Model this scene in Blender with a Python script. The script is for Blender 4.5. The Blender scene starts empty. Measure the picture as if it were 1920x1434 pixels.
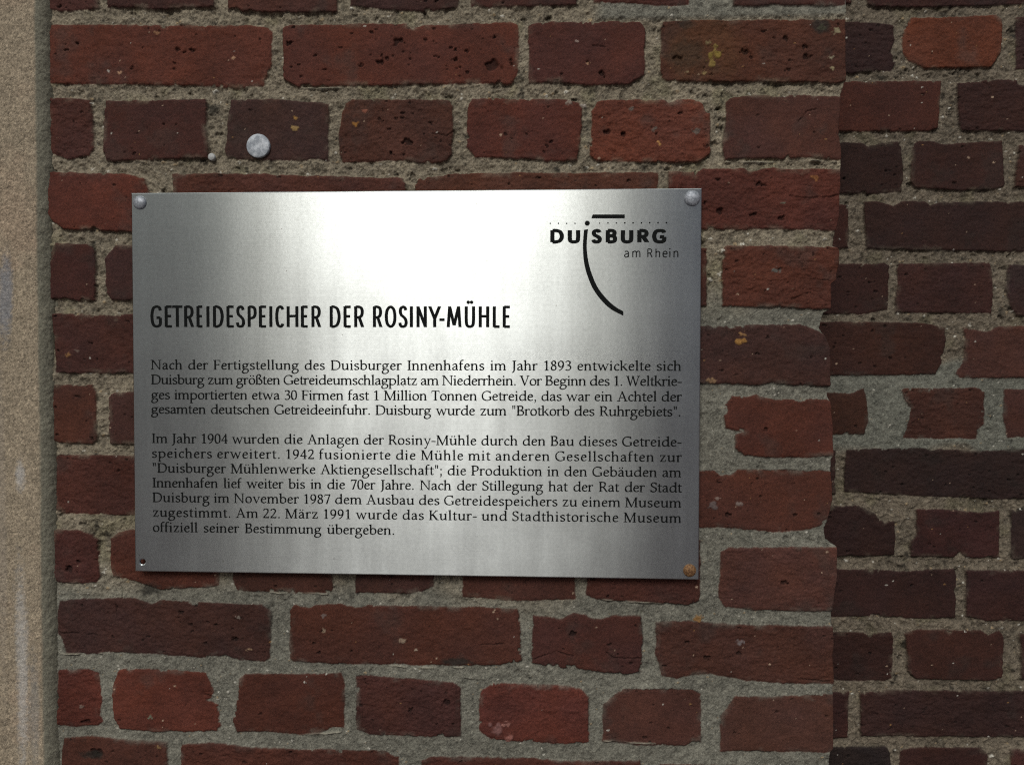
import bpy, bmesh, math
import numpy as np
from mathutils import Matrix, Vector

scene = bpy.context.scene
COL = scene.collection
R = math.radians

# ------------------------------------------------------------------ camera
# wall frame: X right, Z up, +Y into the wall; the brick pier's face lies at y = 0
CAM_Y = -0.989
FPX, CXP, CYP = 1650.0, 960.0, 717.0
YAW, PIT, ROL = R(3.057), R(-1.593), R(0.098)

def cam_rot():
    cy, sy, cp, sp, cr, sr = math.cos(YAW), math.sin(YAW), math.cos(PIT), math.sin(PIT), math.cos(ROL), math.sin(ROL)
    Rr = np.array([[cr, -sr, 0], [sr, cr, 0], [0, 0, 1]])
    Rp = np.array([[1, 0, 0], [0, cp, -sp], [0, sp, cp]])
    Ry = np.array([[cy, 0, sy], [0, 1, 0], [-sy, 0, cy]])
    M = Ry @ Rp @ Rr
    return np.array([M[0], -M[2], M[1]])          # rows: world x, y, z
CR = cam_rot()
cam = bpy.data.cameras.new('camera')
cam.sensor_width = 36.0
cam.lens = 36.0 * FPX / 1920.0
cam.clip_start = 0.02
cam.clip_end = 500.0
camo = bpy.data.objects.new('camera', cam)
COL.objects.link(camo)
m4 = np.eye(4); m4[:3, :3] = CR; m4[:3, 3] = (0, CAM_Y, 0)
camo.matrix_world = Matrix(m4.tolist())
scene.camera = camo

# ------------------------------------------------------------------ light: overcast street gap, facing the wall
SUN_AZ, SUN_EL = R(-9.5), R(34.0)                  # azimuth from the wall's normal, negative = left
world = bpy.data.worlds.new('World')
scene.world = world
world.use_nodes = True
wn, wl = world.node_tree.nodes, world.node_tree.links
wn.clear()

def mth(nt, op, a, b=None, c=None, clamp=False):
    n = nt.nodes.new('ShaderNodeMath'); n.operation = op; n.use_clamp = clamp
    for i, v in enumerate((a, b, c)):
        if v is None: continue
        if isinstance(v, (int, float)): n.inputs[i].default_value = v
        else: nt.links.new(v, n.inputs[i])
    return n.outputs[0]

def sstep(nt, v, lo, hi):
    n = nt.nodes.new('ShaderNodeMapRange'); n.interpolation_type = 'SMOOTHSTEP'
    nt.links.new(v, n.inputs[0])
    n.inputs[1].default_value = lo; n.inputs[2].default_value = hi
    n.inputs[3].default_value = 0; n.inputs[4].default_value = 1
    return n.outputs[0]

def mixc(nt, fac, a, b, blend='MIX'):
    n = nt.nodes.new('ShaderNodeMix'); n.data_type = 'RGBA'; n.blend_type = blend
    for key, v in ((0, fac), (6, a), (7, b)):
        if isinstance(v, (int, float)): n.inputs[key].default_value = v
        elif isinstance(v, tuple): n.inputs[key].default_value = v if len(v) == 4 else v + (1,)
        else: nt.links.new(v, n.inputs[key])
    return n.outputs[2]

wt = world.node_tree
tc = wn.new('ShaderNodeTexCoord')
sep = wn.new('ShaderNodeSeparateXYZ'); wl.new(tc.outputs['Generated'], sep.inputs[0])
az = mth(wt, 'ARCTAN2', sep.outputs[0], mth(wt, 'MULTIPLY', sep.outputs[1], -1.0))
el = mth(wt, 'ARCSINE', sep.outputs[2])
sky = wn.new('ShaderNodeTexSky'); sky.sky_type = 'NISHITA'; sky.sun_disc = False
sky.sun_elevation = SUN_EL
sky.sun_rotation = R(180) - SUN_AZ
sky.air_density = 1.0; sky.dust_density = 4.0; sky.ozone_density = 1.0
# cloud veil: the sky whitens
veil = mixc(wt, 0.75, sky.outputs[0], (9.2, 9.6, 9.0))
# the street opposite: brick houses left and right of a gap of open sky, paving below
left = mth(wt, 'MULTIPLY', sstep(wt, az, R(-18.5), R(-23.0)), sstep(wt, el, R(52), R(46)))
right = mth(wt, 'MULTIPLY', sstep(wt, az, R(2.0), R(7.0)), sstep(wt, el, R(50), R(44)))
low = mth(wt, 'MULTIPLY', sstep(wt, el, R(7), R(3)), 1.0)
# the fronts differ from house to house: pale render, red brick, slate
def front_tones(scale, cols):
    n = wn.new('ShaderNodeTexNoise'); n.noise_dimensions = '1D'
    wl.new(az, n.inputs['W']); n.inputs['Scale'].default_value = scale; n.inputs['Detail'].default_value = 2
    r = wn.new('ShaderNodeValToRGB'); wl.new(n.outputs[0], r.inputs[0])
    e = r.color_ramp.elements
    e[0].position, e[0].color = 0.36, cols[0] + (1,)
    e[1].position, e[1].color = 0.64, cols[2] + (1,)
    m_ = e.new(0.5); m_.color = cols[1] + (1,)
    return r.outputs[0]
env = mixc(wt, left, veil, front_tones(15.0, ((2.5, 1.75, 1.62), (2.6, 2.8, 2.65), (3.3, 3.55, 3.35))))
env = mixc(wt, right, env, front_tones(15.0, ((1.0, 1.12, 1.42), (1.45, 1.6, 1.9), (2.2, 2.1, 2.1))))
env = mixc(wt, low, env, (0.75, 0.64, 0.66))
back = sstep(wt, sep.outputs[1], -0.02, 0.02)
bg = wn.new('ShaderNodeBackground'); bg.inputs[1].default_value = 0.10
wl.new(env, bg.inputs[0])
wo = wn.new('ShaderNodeOutputWorld'); wl.new(bg.outputs[0], wo.inputs[0])

sun = bpy.data.lights.new('sun', 'SUN')
sun.energy = 1.2; sun.angle = R(19.0); sun.color = (1.0, 0.985, 0.95)
suno = bpy.data.objects.new('sun', sun); COL.objects.link(suno)
sd = Vector((math.sin(SUN_AZ) * math.cos(SUN_EL), -math.cos(SUN_AZ) * math.cos(SUN_EL), math.sin(SUN_EL)))
suno.rotation_euler = (-sd).to_track_quat('-Z', 'Y').to_euler()
suno.location = sd * 5

vs = scene.view_settings
vs.view_transform = 'Standard'; vs.look = 'None'; vs.gamma = 1.0; vs.use_curve_mapping = False
vs.exposure = 0.20
scene.render.engine = 'CYCLES'
scene.cycles.use_denoising = False
scene.cycles.max_bounces = 6
scene.cycles.filter_width = 1.15

# ------------------------------------------------------------------ helpers
def unproject(p, yplane):
    """A point of the photograph (1920 x 1434) onto the plane y = yplane, as (x, z)."""
    p = np.asarray(p, float).reshape(-1, 2)
    d = np.stack([(p[:, 0] - CXP) / FPX, -(p[:, 1] - CYP) / FPX, -np.ones(len(p))], 1) @ CR.T
    t = (yplane - CAM_Y) / d[:, 1]
    return np.stack([d[:, 0] * t, d[:, 2] * t], 1)

def tag(o, label=None, cat=None, group=None, kind=None):
    for k, v in (('label', label), ('category', cat), ('group', group), ('kind', kind)):
        if v: o[k] = v
    return o

def link(name, me, mat=None, parent=None):
    o = bpy.data.objects.new(name, me)
    COL.objects.link(o)
    if mat and me is not None: me.materials.append(mat)
    if parent: o.parent = parent
    return o

rng = np.random.default_rng(11)

def vnoise(x, z, cell, seed):
    """smooth value noise in [-1, 1]"""
    g = np.random.default_rng(seed).random((256, 256)) * 2 - 1
    u, v = x / cell + 1000.37, z / cell + 1000.71
    i, j = np.floor(u).astype(int), np.floor(v).astype(int)
    fu, fv = u - i, v - j
    fu = fu * fu * (3 - 2 * fu); fv = fv * fv * (3 - 2 * fv)
    i0, j0, i1, j1 = i % 256, j % 256, (i + 1) % 256, (j + 1) % 256
    return (g[i0, j0] * (1 - fu) + g[i1, j0] * fu) * (1 - fv) + (g[i0, j1] * (1 - fu) + g[i1, j1] * fu) * fv

def fbm(x, z, cell, octs, seed, gain=0.55):
    s, a, n = 0, 1.0, 0
    for k in range(octs):
        s = s + a * vnoise(x, z, cell / 2 ** k, seed + 17 * k); n += a; a *= gain
    return s / n

def sm(v, lo, hi):
    t = np.clip((v - lo) / (hi - lo), 0, 1)
    return t * t * (3 - 2 * t)

def poly_sdf(x, z, poly):
    """signed distance, positive inside"""
    d2 = np.full(x.shape, 1e9); ins = np.zeros(x.shape, bool)
    n = len(poly)
    for k in range(n):
        ax, az_ = poly[k]; bx, bz = poly[(k + 1) % n]
        ex, ez = bx - ax, bz - az_
        t = np.clip(((x - ax) * ex + (z - az_) * ez) / (ex * ex + ez * ez + 1e-12), 0, 1)
        d2 = np.minimum(d2, (x - ax - t * ex) ** 2 + (z - az_ - t * ez) ** 2)
        c = ((az_ > z) != (bz > z)) & (x < ex * (z - az_) / (ez if abs(ez) > 1e-12 else 1e-12) + ax)
        ins ^= c
    d = np.sqrt(d2)
    return np.where(ins, d, -d)

def srgb(r, g, b):
    f = lambda c: (c / 255 / 12.92) if c / 255 <= 0.04045 else ((c / 255 + 0.055) / 1.055) ** 2.4
    return np.array([f(r), f(g), f(b)])

def grid_mesh(name, P, colr, extra=None):
    """P: (rows, cols, 3) points, colr: (rows, cols, 3)"""
    r, c = P.shape[:2]
    me = bpy.data.meshes.new(name)
    idx = np.arange(r * c).reshape(r, c)
    q = np.stack([idx[:-1, :-1], idx[:-1, 1:], idx[1:, 1:], idx[1:, :-1]], -1).reshape(-1, 4)
    me.vertices.add(r * c); me.vertices.foreach_set('co', P.reshape(-1).astype(np.float32))
    me.loops.add(q.size); me.loops.foreach_set('vertex_index', q.reshape(-1).astype(np.int32))
    me.polygons.add(len(q)); me.polygons.foreach_set('loop_start', (np.arange(len(q)) * 4).astype(np.int32))
    me.polygons.foreach_set('use_smooth', np.ones(len(q), bool))
    me.update(calc_edges=True)
    a = me.color_attributes.new('tint', 'FLOAT_COLOR', 'POINT')
    rgba = np.ones((r * c, 4), np.float32); rgba[:, :3] = colr.reshape(-1, 3)
    a.data.foreach_set('color', rgba.reshape(-1))
    for k, v in (extra or {}).items():
        at = me.attributes.new(k, 'FLOAT', 'POINT')
        at.data.foreach_set('value', v.reshape(-1).astype(np.float32))
    return me

# ------------------------------------------------------------------ materials
def new_mat(name):
    m = bpy.data.materials.new(name); m.use_nodes = True
    nt = m.node_tree
    return m, nt, nt.nodes['Principled BSDF']

def noise(nt, scale, detail=4, rough=0.6, vec=None):
    n = nt.nodes.new('ShaderNodeTexNoise')
    n.inputs['Scale'].default_value = scale; n.inputs['Detail'].default_value = detail
    n.inputs['Roughness'].default_value = rough
    if vec is not None: nt.links.new(vec, n.inputs['Vector'])
    return n.outputs[0]

def objco(nt, scale=None):
    t = nt.nodes.new('ShaderNodeTexCoord')
    if scale is None: return t.outputs['Object']
    mp = nt.nodes.new('ShaderNodeMapping'); mp.inputs['Scale'].default_value = scale
    nt.links.new(t.outputs['Object'], mp.inputs[0])
    return mp.outputs[0]

def masonry_mat(name, fine=0.35, bump=0.0006, spec=0.25):
    m, nt, b = new_mat(name)
    at = nt.nodes.new('ShaderNodeAttribute'); at.attribute_name = 'tint'
    co = objco(nt)
    n1 = noise(nt, 420, 5, 0.7, co)
    n2 = noise(nt, 1500, 3, 0.6, co)
    k = mth(nt, 'ADD', mth(nt, 'MULTIPLY', mth(nt, 'SUBTRACT', n1, 0.5), 2.4 * fine),
            mth(nt, 'MULTIPLY', mth(nt, 'SUBTRACT', n2, 0.5), 1.6 * fine))
    k = mth(nt, 'MAXIMUM', mth(nt, 'ADD', k, 1.0), 0.2)
    sc = nt.nodes.new('ShaderNodeVectorMath'); sc.operation = 'SCALE'
    nt.links.new(at.outputs['Color'], sc.inputs[0]); nt.links.new(k, sc.inputs['Scale'])
    nt.links.new(sc.outputs[0], b.inputs['Base Color'])
    b.inputs['Roughness'].default_value = 0.82
    b.inputs['Specular IOR Level'].default_value = spec
    bp = nt.nodes.new('ShaderNodeBump'); bp.inputs['Strength'].default_value = 0.8; bp.inputs['Distance'].default_value = bump
    nt.links.new(mth(nt, 'ADD', n1, mth(nt, 'MULTIPLY', n2, 0.5)), bp.inputs['Height'])
    nt.links.new(bp.outputs[0], b.inputs['Normal'])
    return m

MAT_WALL = masonry_mat('weathered_brick_and_mortar', 0.5, 0.0008)
MAT_STONE = masonry_mat('sandstone', 0.75, 0.0012, 0.2)

# ------------------------------------------------------------------ brick layouts (outlines of the photograph's bricks, in its pixels)
# each entry: colour as seen, outline
FR = [
 ((84,46,44), [(90,-60),(183,-60),(183,16),(110,20),(90,15)]),
 ((72,42,40), [(200,-60),(400,-60),(400,14),(300,17),(201,14)]),
 ((84,48,42), [(427,-60),(632,-60),(632,23),(540,24),(427,21)]),
 ((68,42,42), [(653,-60),(859,-60),(859,14),(800,22),(720,18),(656,11)]),
 ((74,42,40), [(882,-60),(1084,-60),(1080,8),(1040,11),(882,13)]),
 ((86,44,40), [(1112,-60),(1294,-60),(1292,8),(1270,10),(1190,6),(1113,4)]),
 ((76,46,46), [(1372,-60),(1585,-60),(1584,9),(1460,10),(1400,12),(1374,10)]),
 # course
 ((108,54,42), [(95,46),(470,47),(500,51),(510,62),(508,120),(492,160),(450,166),(380,160),(92,155),(91,60)]),
 ((104,52,42), [(531,52),(545,47),(760,44),(780,51),(800,47),(960,40),(970,45),(973,100),(969,140),(958,156),(900,155),(560,163),(545,157),(531,148)]),
 ((88,46,44), [(991,45),(1030,40),(1200,40),(1208,50),(1209,140),(1190,152),(1180,158),(1110,160),(1050,155),(992,155)]),
 ((88,50,38), [(1240,50),(1246,41),(1300,38),(1600,35),(1600,150),(1570,155),(1400,153),(1250,153),(1239,145)]),
 # course
 ((84,46,42), [(90,182),(168,186),(172,210),(174,240),(175,280),(165,293),(125,297),(90,285)]),
 ((80,44,42), [(198,190),(385,186),(388,195),(385,240),(391,270),(389,296),(350,298),(200,301),(193,290),(193,240)]),
 ((70,49,48), [(432,186),(520,186),(600,192),(616,196),(614,300),(585,297),(570,301),(425,298),(420,280),(425,230)]),
 ((92,54,44), [(648,195),(660,186),(840,186),(848,200),(850,240),(846,290),(828,304),(800,306),(760,301),(640,303),(635,290),(634,250),(642,215)]),
 ((98,48,42), [(885,184),(1060,186),(1085,192),(1091,205),(1088,260),(1083,300),(1040,303),(985,297),(890,294),(874,275),(876,200)]),
 ((118,60,46), [(1120,190),(1130,187),(1240,187),(1255,192),(1270,187),(1300,186),(1320,198),(1330,215),(1332,250),(1330,290),(1305,304),(1240,304),(1120,301),(1107,290),(1110,210)]),
 ((86,52,48), [(1362,190),(1375,181),(1450,177),(1600,180),(1600,296),(1570,299),(1520,295),(1360,299),(1355,270),(1361,220)]),
 # course
 ((106,50,40), [(90,322),(240,327),(270,335),(275,350),(282,365),(282,436),(120,430),(100,415),(90,400)]),
 ((92,52,46), [(322,325),(400,324),(600,330),(755,334),(760,345),(758,436),(322,436)]),
 ((98,58,46), [(778,345),(785,336),(850,325),(1234,322),(1234,436),(778,436)]),
 ((98,48,42), [(1254,320),(1302,322),(1306,330),(1309,321),(1320,316),(1395,316),(1405,321),(1420,320),(1435,315),(1600,318),(1600,432),(1430,429),(1254,430)]),
 # course
 ((72,38,38), [(104,456),(165,458),(176,466),(179,500),(178,520),(177,563),(150,565),(120,558),(90,561),(90,480)]),
 ((74,46,46), [(203,475),(215,460),(245,458),(400,458),(400,565),(245,563),(210,563),(198,550),(196,485)]),
 ((80,44,40), [(1125,466),(1325,466),(1325,574),(1125,574)]),
 ((98,52,42), [(1357,466),(1362,461),(1600,463),(1600,581),(1500,578),(1355,574),(1354,520)]),
 # course
 ((80,46,44), [(98,589),(245,590),(430,590),(430,702),(245,700),(106,698),(102,650)]),
 ((76,50,48), [(1100,610),(1316,612),(1400,610),(1500,608),(1533,618),(1560,640),(1600,680),(1600,725),(1480,723),(1450,716),(1420,722),(1316,718),(1100,716)]),
 # course
 ((90,50,40), [(98,722),(170,723),(178,740),(179,790),(180,825),(172,832),(110,830),(98,826)]),
 ((76,48,46), [(203,745),(210,736),(400,735),(400,833),(245,833),(205,832)]),
 ((96,50,42), [(1360,760),(1372,742),(1400,746),(1420,741),(1450,750),(1545,748),(1600,770),(1600,830),(1570,855),(1500,857),(1460,858),(1395,853),(1378,838),(1380,815),(1395,810),(1362,803),(1357,780)]),
 # course
 ((86,46,42), [(98,858),(110,853),(430,857),(430,967),(245,966),(115,963),(98,955)]),
 ((94,52,44), [(1120,880),(1340,884),(1352,893),(1372,890),(1385,881),(1600,884),(1600,960),(1545,983),(1520,993),(1450,997),(1400,992),(1340,989),(1120,986)]),
 # course
 ((84,44,42), [(98,993),(150,995),(172,1003),(185,1012),(184,1040),(186,1080),(178,1092),(120,1093),(100,1088)]),
 ((94,50,42), [(207,1010),(220,1000),(245,994),(400,994),(411,1080),(409,1098),(370,1101),(300,1105),(260,1092),(235,1083),(210,1080),(206,1050)]),
 ((86,50,40), [(437,1000),(624,1000),(624,1110),(560,1112),(445,1106),(437,1085)]),
 ((76,50,48), [(667,1005),(816,1005),(812,1100),(790,1108),(760,1112),(667,1111)]),
 ((88,52,46), [(866,1010),(1079,1010),(1078,1124),(950,1126),(868,1118)]),
 ((84,48,46), [(1100,1012),(1313,1012),(1312,1125),(1290,1133),(1240,1130),(1120,1123),(1100,1115)]),
 ((96,60,56), [(1352,1035),(1365,1027),(1555,1025),(1600,1022),(1600,1145),(1500,1145),(1400,1142),(1360,1137),(1348,1120)]),
 # course
 ((70,46,46), [(112,1127),(160,1122),(250,1122),(270,1130),(285,1135),(300,1127),(490,1134),(507,1146),(506,1200),(505,1235),(495,1241),(450,1239),(420,1228),(395,1233),(340,1230),(250,1224),(190,1222),(180,1226),(122,1226),(116,1200),(107,1185),(107,1150)]),
 ((90,50,42), [(545,1145),(552,1134),(580,1140),(590,1134),(640,1132),(665,1140),(690,1135),(900,1138),(970,1142),(975,1160),(976,1220),(978,1240),(930,1247),(860,1248),(800,1246),(620,1244),(545,1239),(542,1200)]),
 ((86,48,46), [(1000,1155),(1030,1156),(1050,1161),(1075,1149),(1095,1152),(1115,1161),(1130,1160),(1150,1154),(1200,1155),(1204,1175),(1202,1258),(1180,1262),(1130,1260),(1090,1253),(1030,1250),(997,1242),(998,1200)]),
 ((88,54,48), [(1231,1165),(1300,1165),(1400,1172),(1600,1174),(1600,1281),(1500,1282),(1400,1276),(1360,1268),(1330,1262),(1300,1265),(1270,1271),(1242,1268),(1236,1245),(1228,1225),(1231,1190)]),
 # course
 ((100,46,40), [(108,1257),(165,1255),(183,1262),(186,1285),(190,1310),(186,1340),(192,1352),(180,1360),(130,1361),(104,1358)]),
 ((108,52,42), [(222,1256),(290,1255),(370,1260),(385,1262),(390,1275),(400,1295),(395,1308),(385,1312),(400,1318),(409,1322),(411,1345),(414,1360),(405,1370),(300,1371),(225,1366),(213,1345),(209,1290)]),
 ((88,46,38), [(448,1272),(460,1264),(640,1263),(645,1280),(644,1364),(625,1362),(600,1376),(540,1376),(500,1371),(445,1372),(437,1350),(447,1300)]),
 ((80,46,46), [(668,1268),(700,1266),(760,1272),(850,1279),(864,1290),(864,1380),(800,1380),(700,1377),(668,1368)]),
 ((112,54,48), [(905,1295),(925,1280),(1060,1285),(1090,1292),(1103,1308),(1104,1390),(1060,1394),(1000,1391),(920,1386),(900,1370),(898,1310)]),
 ((90,54,48), [(1132,1320),(1155,1302),(1165,1292),(1300,1293),(1313,1302),(1315,1390),(1300,1388),(1285,1397),(1200,1397),(1130,1390)]),
 ((92,60,54), [(1352,1340),(1372,1318),(1380,1305),(1400,1307),(1600,1302),(1600,1400),(1550,1410),(1352,1408)]),
 # course
 ((88,50,42), [(120,1384),(160,1380),(312,1390),(315,1492),(110,1490)]),
 ((90,48,40), [(340,1395),(400,1393),(500,1403),(720,1408),(747,1420),(747,1505),(338,1495)]),
 ((92,48,42), [(790,1425),(810,1418),(1000,1422),(1060,1426),(1200,1426),(1210,1515),(790,1508)]),
 ((88,50,44), [(1237,1434),(1600,1440),(1600,1525),(1237,1518)]),
]
# courses above and below the frame, and those hidden behind the plaque
for k, (y0, h, step, off, w) in enumerate([(-205, 112, 222, 92, 196), (-340, 112, 436, 110, 410), (1526, 108, 222, 112, 196), (1665, 108, 436, 100, 410)]):
    x = off
    while x < 1600:
        FR.append(((88,48,42), [(x, y0), (min(x + w, 1600), y0), (min(x + w, 1600), y0 + h), (x, y0 + h)])); x += step
for y0 in (595, 740, 868):
    for x in (460, 690, 910):
        FR.append(((86,48,42), [(x, y0), (x + 195, y0), (x + 195, y0 + 108), (x, y0 + 108)]))

BK = [  # recessed wall: these brick colours include the shade it stands in
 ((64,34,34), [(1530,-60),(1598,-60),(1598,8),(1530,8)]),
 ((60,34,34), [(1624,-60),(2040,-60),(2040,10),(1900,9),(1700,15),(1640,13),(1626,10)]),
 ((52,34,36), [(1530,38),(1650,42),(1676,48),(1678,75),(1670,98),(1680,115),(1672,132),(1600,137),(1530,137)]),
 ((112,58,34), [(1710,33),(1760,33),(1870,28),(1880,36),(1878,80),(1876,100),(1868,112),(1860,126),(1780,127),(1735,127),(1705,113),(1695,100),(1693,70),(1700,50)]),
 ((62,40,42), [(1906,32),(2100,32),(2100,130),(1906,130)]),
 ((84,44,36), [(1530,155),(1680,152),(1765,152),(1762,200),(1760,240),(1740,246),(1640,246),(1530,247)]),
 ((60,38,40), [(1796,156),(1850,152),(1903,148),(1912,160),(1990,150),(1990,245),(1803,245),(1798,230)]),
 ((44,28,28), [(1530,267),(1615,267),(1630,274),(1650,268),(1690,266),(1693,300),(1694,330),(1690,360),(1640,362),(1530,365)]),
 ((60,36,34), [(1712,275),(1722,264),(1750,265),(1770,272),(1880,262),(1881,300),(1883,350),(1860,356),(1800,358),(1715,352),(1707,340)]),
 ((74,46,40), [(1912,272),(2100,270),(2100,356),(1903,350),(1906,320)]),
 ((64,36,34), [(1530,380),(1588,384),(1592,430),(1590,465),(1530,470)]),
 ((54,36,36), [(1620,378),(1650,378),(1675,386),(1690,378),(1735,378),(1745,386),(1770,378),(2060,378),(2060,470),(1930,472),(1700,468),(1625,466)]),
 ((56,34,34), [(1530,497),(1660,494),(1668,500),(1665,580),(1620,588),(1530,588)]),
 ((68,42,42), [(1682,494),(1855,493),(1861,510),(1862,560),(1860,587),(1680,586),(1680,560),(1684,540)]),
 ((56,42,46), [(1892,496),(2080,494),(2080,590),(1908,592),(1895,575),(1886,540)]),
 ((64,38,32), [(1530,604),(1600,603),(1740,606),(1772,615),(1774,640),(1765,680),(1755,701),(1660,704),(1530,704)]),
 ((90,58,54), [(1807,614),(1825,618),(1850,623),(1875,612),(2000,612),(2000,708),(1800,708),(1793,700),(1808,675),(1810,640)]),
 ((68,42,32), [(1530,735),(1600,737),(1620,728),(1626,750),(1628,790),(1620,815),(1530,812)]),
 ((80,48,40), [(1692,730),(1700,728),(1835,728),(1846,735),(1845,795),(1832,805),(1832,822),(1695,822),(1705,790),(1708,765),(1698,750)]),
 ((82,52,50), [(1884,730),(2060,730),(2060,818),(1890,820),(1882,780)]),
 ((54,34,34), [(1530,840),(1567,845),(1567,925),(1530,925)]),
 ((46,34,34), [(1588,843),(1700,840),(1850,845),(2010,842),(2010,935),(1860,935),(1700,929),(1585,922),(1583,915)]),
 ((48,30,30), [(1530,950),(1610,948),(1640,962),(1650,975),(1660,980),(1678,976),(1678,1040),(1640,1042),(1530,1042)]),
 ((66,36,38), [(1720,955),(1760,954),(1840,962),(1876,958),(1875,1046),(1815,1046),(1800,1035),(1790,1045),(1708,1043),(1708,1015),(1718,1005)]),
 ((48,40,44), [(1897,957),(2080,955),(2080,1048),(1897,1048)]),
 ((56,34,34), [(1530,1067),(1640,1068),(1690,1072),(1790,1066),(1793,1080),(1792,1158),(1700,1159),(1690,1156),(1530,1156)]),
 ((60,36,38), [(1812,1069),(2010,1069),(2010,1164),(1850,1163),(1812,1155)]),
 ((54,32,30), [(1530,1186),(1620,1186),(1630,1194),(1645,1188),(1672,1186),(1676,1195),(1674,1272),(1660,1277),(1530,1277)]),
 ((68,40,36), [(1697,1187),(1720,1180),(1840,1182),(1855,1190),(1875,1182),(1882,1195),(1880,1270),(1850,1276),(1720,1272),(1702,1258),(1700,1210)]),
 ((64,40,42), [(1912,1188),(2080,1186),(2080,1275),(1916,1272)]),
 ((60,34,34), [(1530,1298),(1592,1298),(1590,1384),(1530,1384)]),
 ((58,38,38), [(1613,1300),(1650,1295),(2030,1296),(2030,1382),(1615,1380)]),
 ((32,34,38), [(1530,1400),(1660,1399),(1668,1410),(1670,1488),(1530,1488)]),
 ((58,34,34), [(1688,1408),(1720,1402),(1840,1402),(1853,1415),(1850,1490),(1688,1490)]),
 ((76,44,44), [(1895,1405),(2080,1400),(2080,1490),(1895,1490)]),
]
for k, (y0, h) in enumerate([(-180, 92), (-294, 92), (1514, 90), (1628, 90)]):
    for x in ((1530, 1716, 1902, 2088) if k % 2 else (1530, 1610, 1970)):
        FR_w = {1716: 168, 1902: 168, 2088: 60, 1610: 340, 1970: 150}.get(x, 168 if k % 2 else 62)
        BK.append(((62,38,36), [(x, y0), (x + FR_w, y0), (x + FR_w, y0 + h), (x, y0 + h)]))

# the recessed courses run on behind the pier and beyond the frame
BK = [(c, [(1440 if x == 1530 else x, y) for x, y in p]) for c, p in BK]
for c, p in list(BK):
    xm = max(x for x, _ in p)
    if xm >= 1985:
        ys = [y for x, y in p if x == xm]
        x0 = xm + 22
        for w in ((166, 352, 166) if int(xm) % 20 else (352, 166, 166)):
            BK.append((c, [(x0, min(ys)), (x0 + w, min(ys)), (x0 + w, max(ys)), (x0, max(ys))])); x0 += w + 22

PIT_MARKS = [(705,55,3),(745,79,9),(696,60,4),(925,122,13),(855,112,5),(711,116,6),(676,122,4),(543,82,5),(1130,139,7),(1102,117,4),
             (1271,110,7),(1396,99,7),(1476,72,6),(1510,88,5),(1514,106,6),(1141,247,6),(1168,252,5),(765,265,9),(733,287,5),
             (330,91,5),(358,94,5),(325,129,3),(247,127,4),(343,97,3),(1350,397,7),(1412,402,5),(1465,408,5),(1424,345,5),
             (1078,188,3),(1325,275,4),(1078,186,5),(1010,333,4),(1180,338,4),(340,1148,4),(210,1194,3),(357,1172,5),(440,1198,5),
             (160,1353,8),(180,1413,12),(1073,1186,6),(1325,1233,6),(837,1316,8),(770,1330,5),(1472,1093,6),(1385,1225,5),
             (1290,1203,5),(1440,1000,4),(1433,806,5),(1367,965,5),(130,1068,8),(148,1052,5)]
GRIT_MARKS = [(437,108,4,(190,150,120)),(293,61,4,(150,110,80)),(222,136,4,(190,150,120)),(202,133,3,(215,210,200)),(1236,269,5,(200,150,90)),
              (1228,241,5,(110,100,92)),(1305,247,6,(110,100,92)),(1182,205,5,(110,100,92)),(1341,102,12,(178,160,74)),(1335,118,7,(170,150,80)),
              (1343,88,6,(170,150,84)),(1327,80,4,(160,150,110)),(1541,51,6,(130,128,96)),(1568,58,6,(150,140,110)),(1558,108,4,(165,155,130)),(1559,129,4,(170,155,120)),
              (1288,136,3,(190,170,130)),(1320,138,4,(180,160,110)),(1388,640,7,(176,130,70)),(1392,627,5,(160,120,80)),(1333,714,6,(150,120,90)),
              (1456,507,6,(110,110,104)),(1470,380,5,(110,112,96)),(1527,334,6,(150,100,60)),(553,222,4,(170,130,70)),(551,242,6,(170,140,90)),
              (667,233,5,(170,120,60)),(683,208,5,(160,100,80)),(1067,192,6,(150,136,124)),(1094,197,4,(190,180,170)),(755,1200,5,(160,140,120)),
              (607,1182,5,(150,130,110)),(606,1154,5,(130,115,110)),(930,1365,12,(140,100,96)),(950,1358,6,(170,120,110)),(953,1383,8,(165,110,100)),
              (1310,1160,7,(150,110,60)),(1388,1203,6,(130,120,120)),(1386,945,5,(140,125,118)),(1345,935,4,(150,130,120)),(1337,947,8,(112,100,98)),
              (298,1398,4,(150,120,80)),(283,1343,5,(120,130,110)),(152,1324,4,(130,110,100)),(128,665,5,(150,110,70)),(145,657,4,(130,110,100)),
              (1102,119,3,(190,150,120)),(1081,77,3,(170,150,140)),(466,1217,4,(180,150,120)),(447,1156,4,(140,130,120)),(780,1218,3,(190,170,150))]
DARK_MARKS = [(1285,105,34,26),(1287,45,22,12),(1541,48,16,14),(400,205,16,14),(282,1105,22,14),(860,1240,30,8),(175,1415,26,10)]

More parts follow.
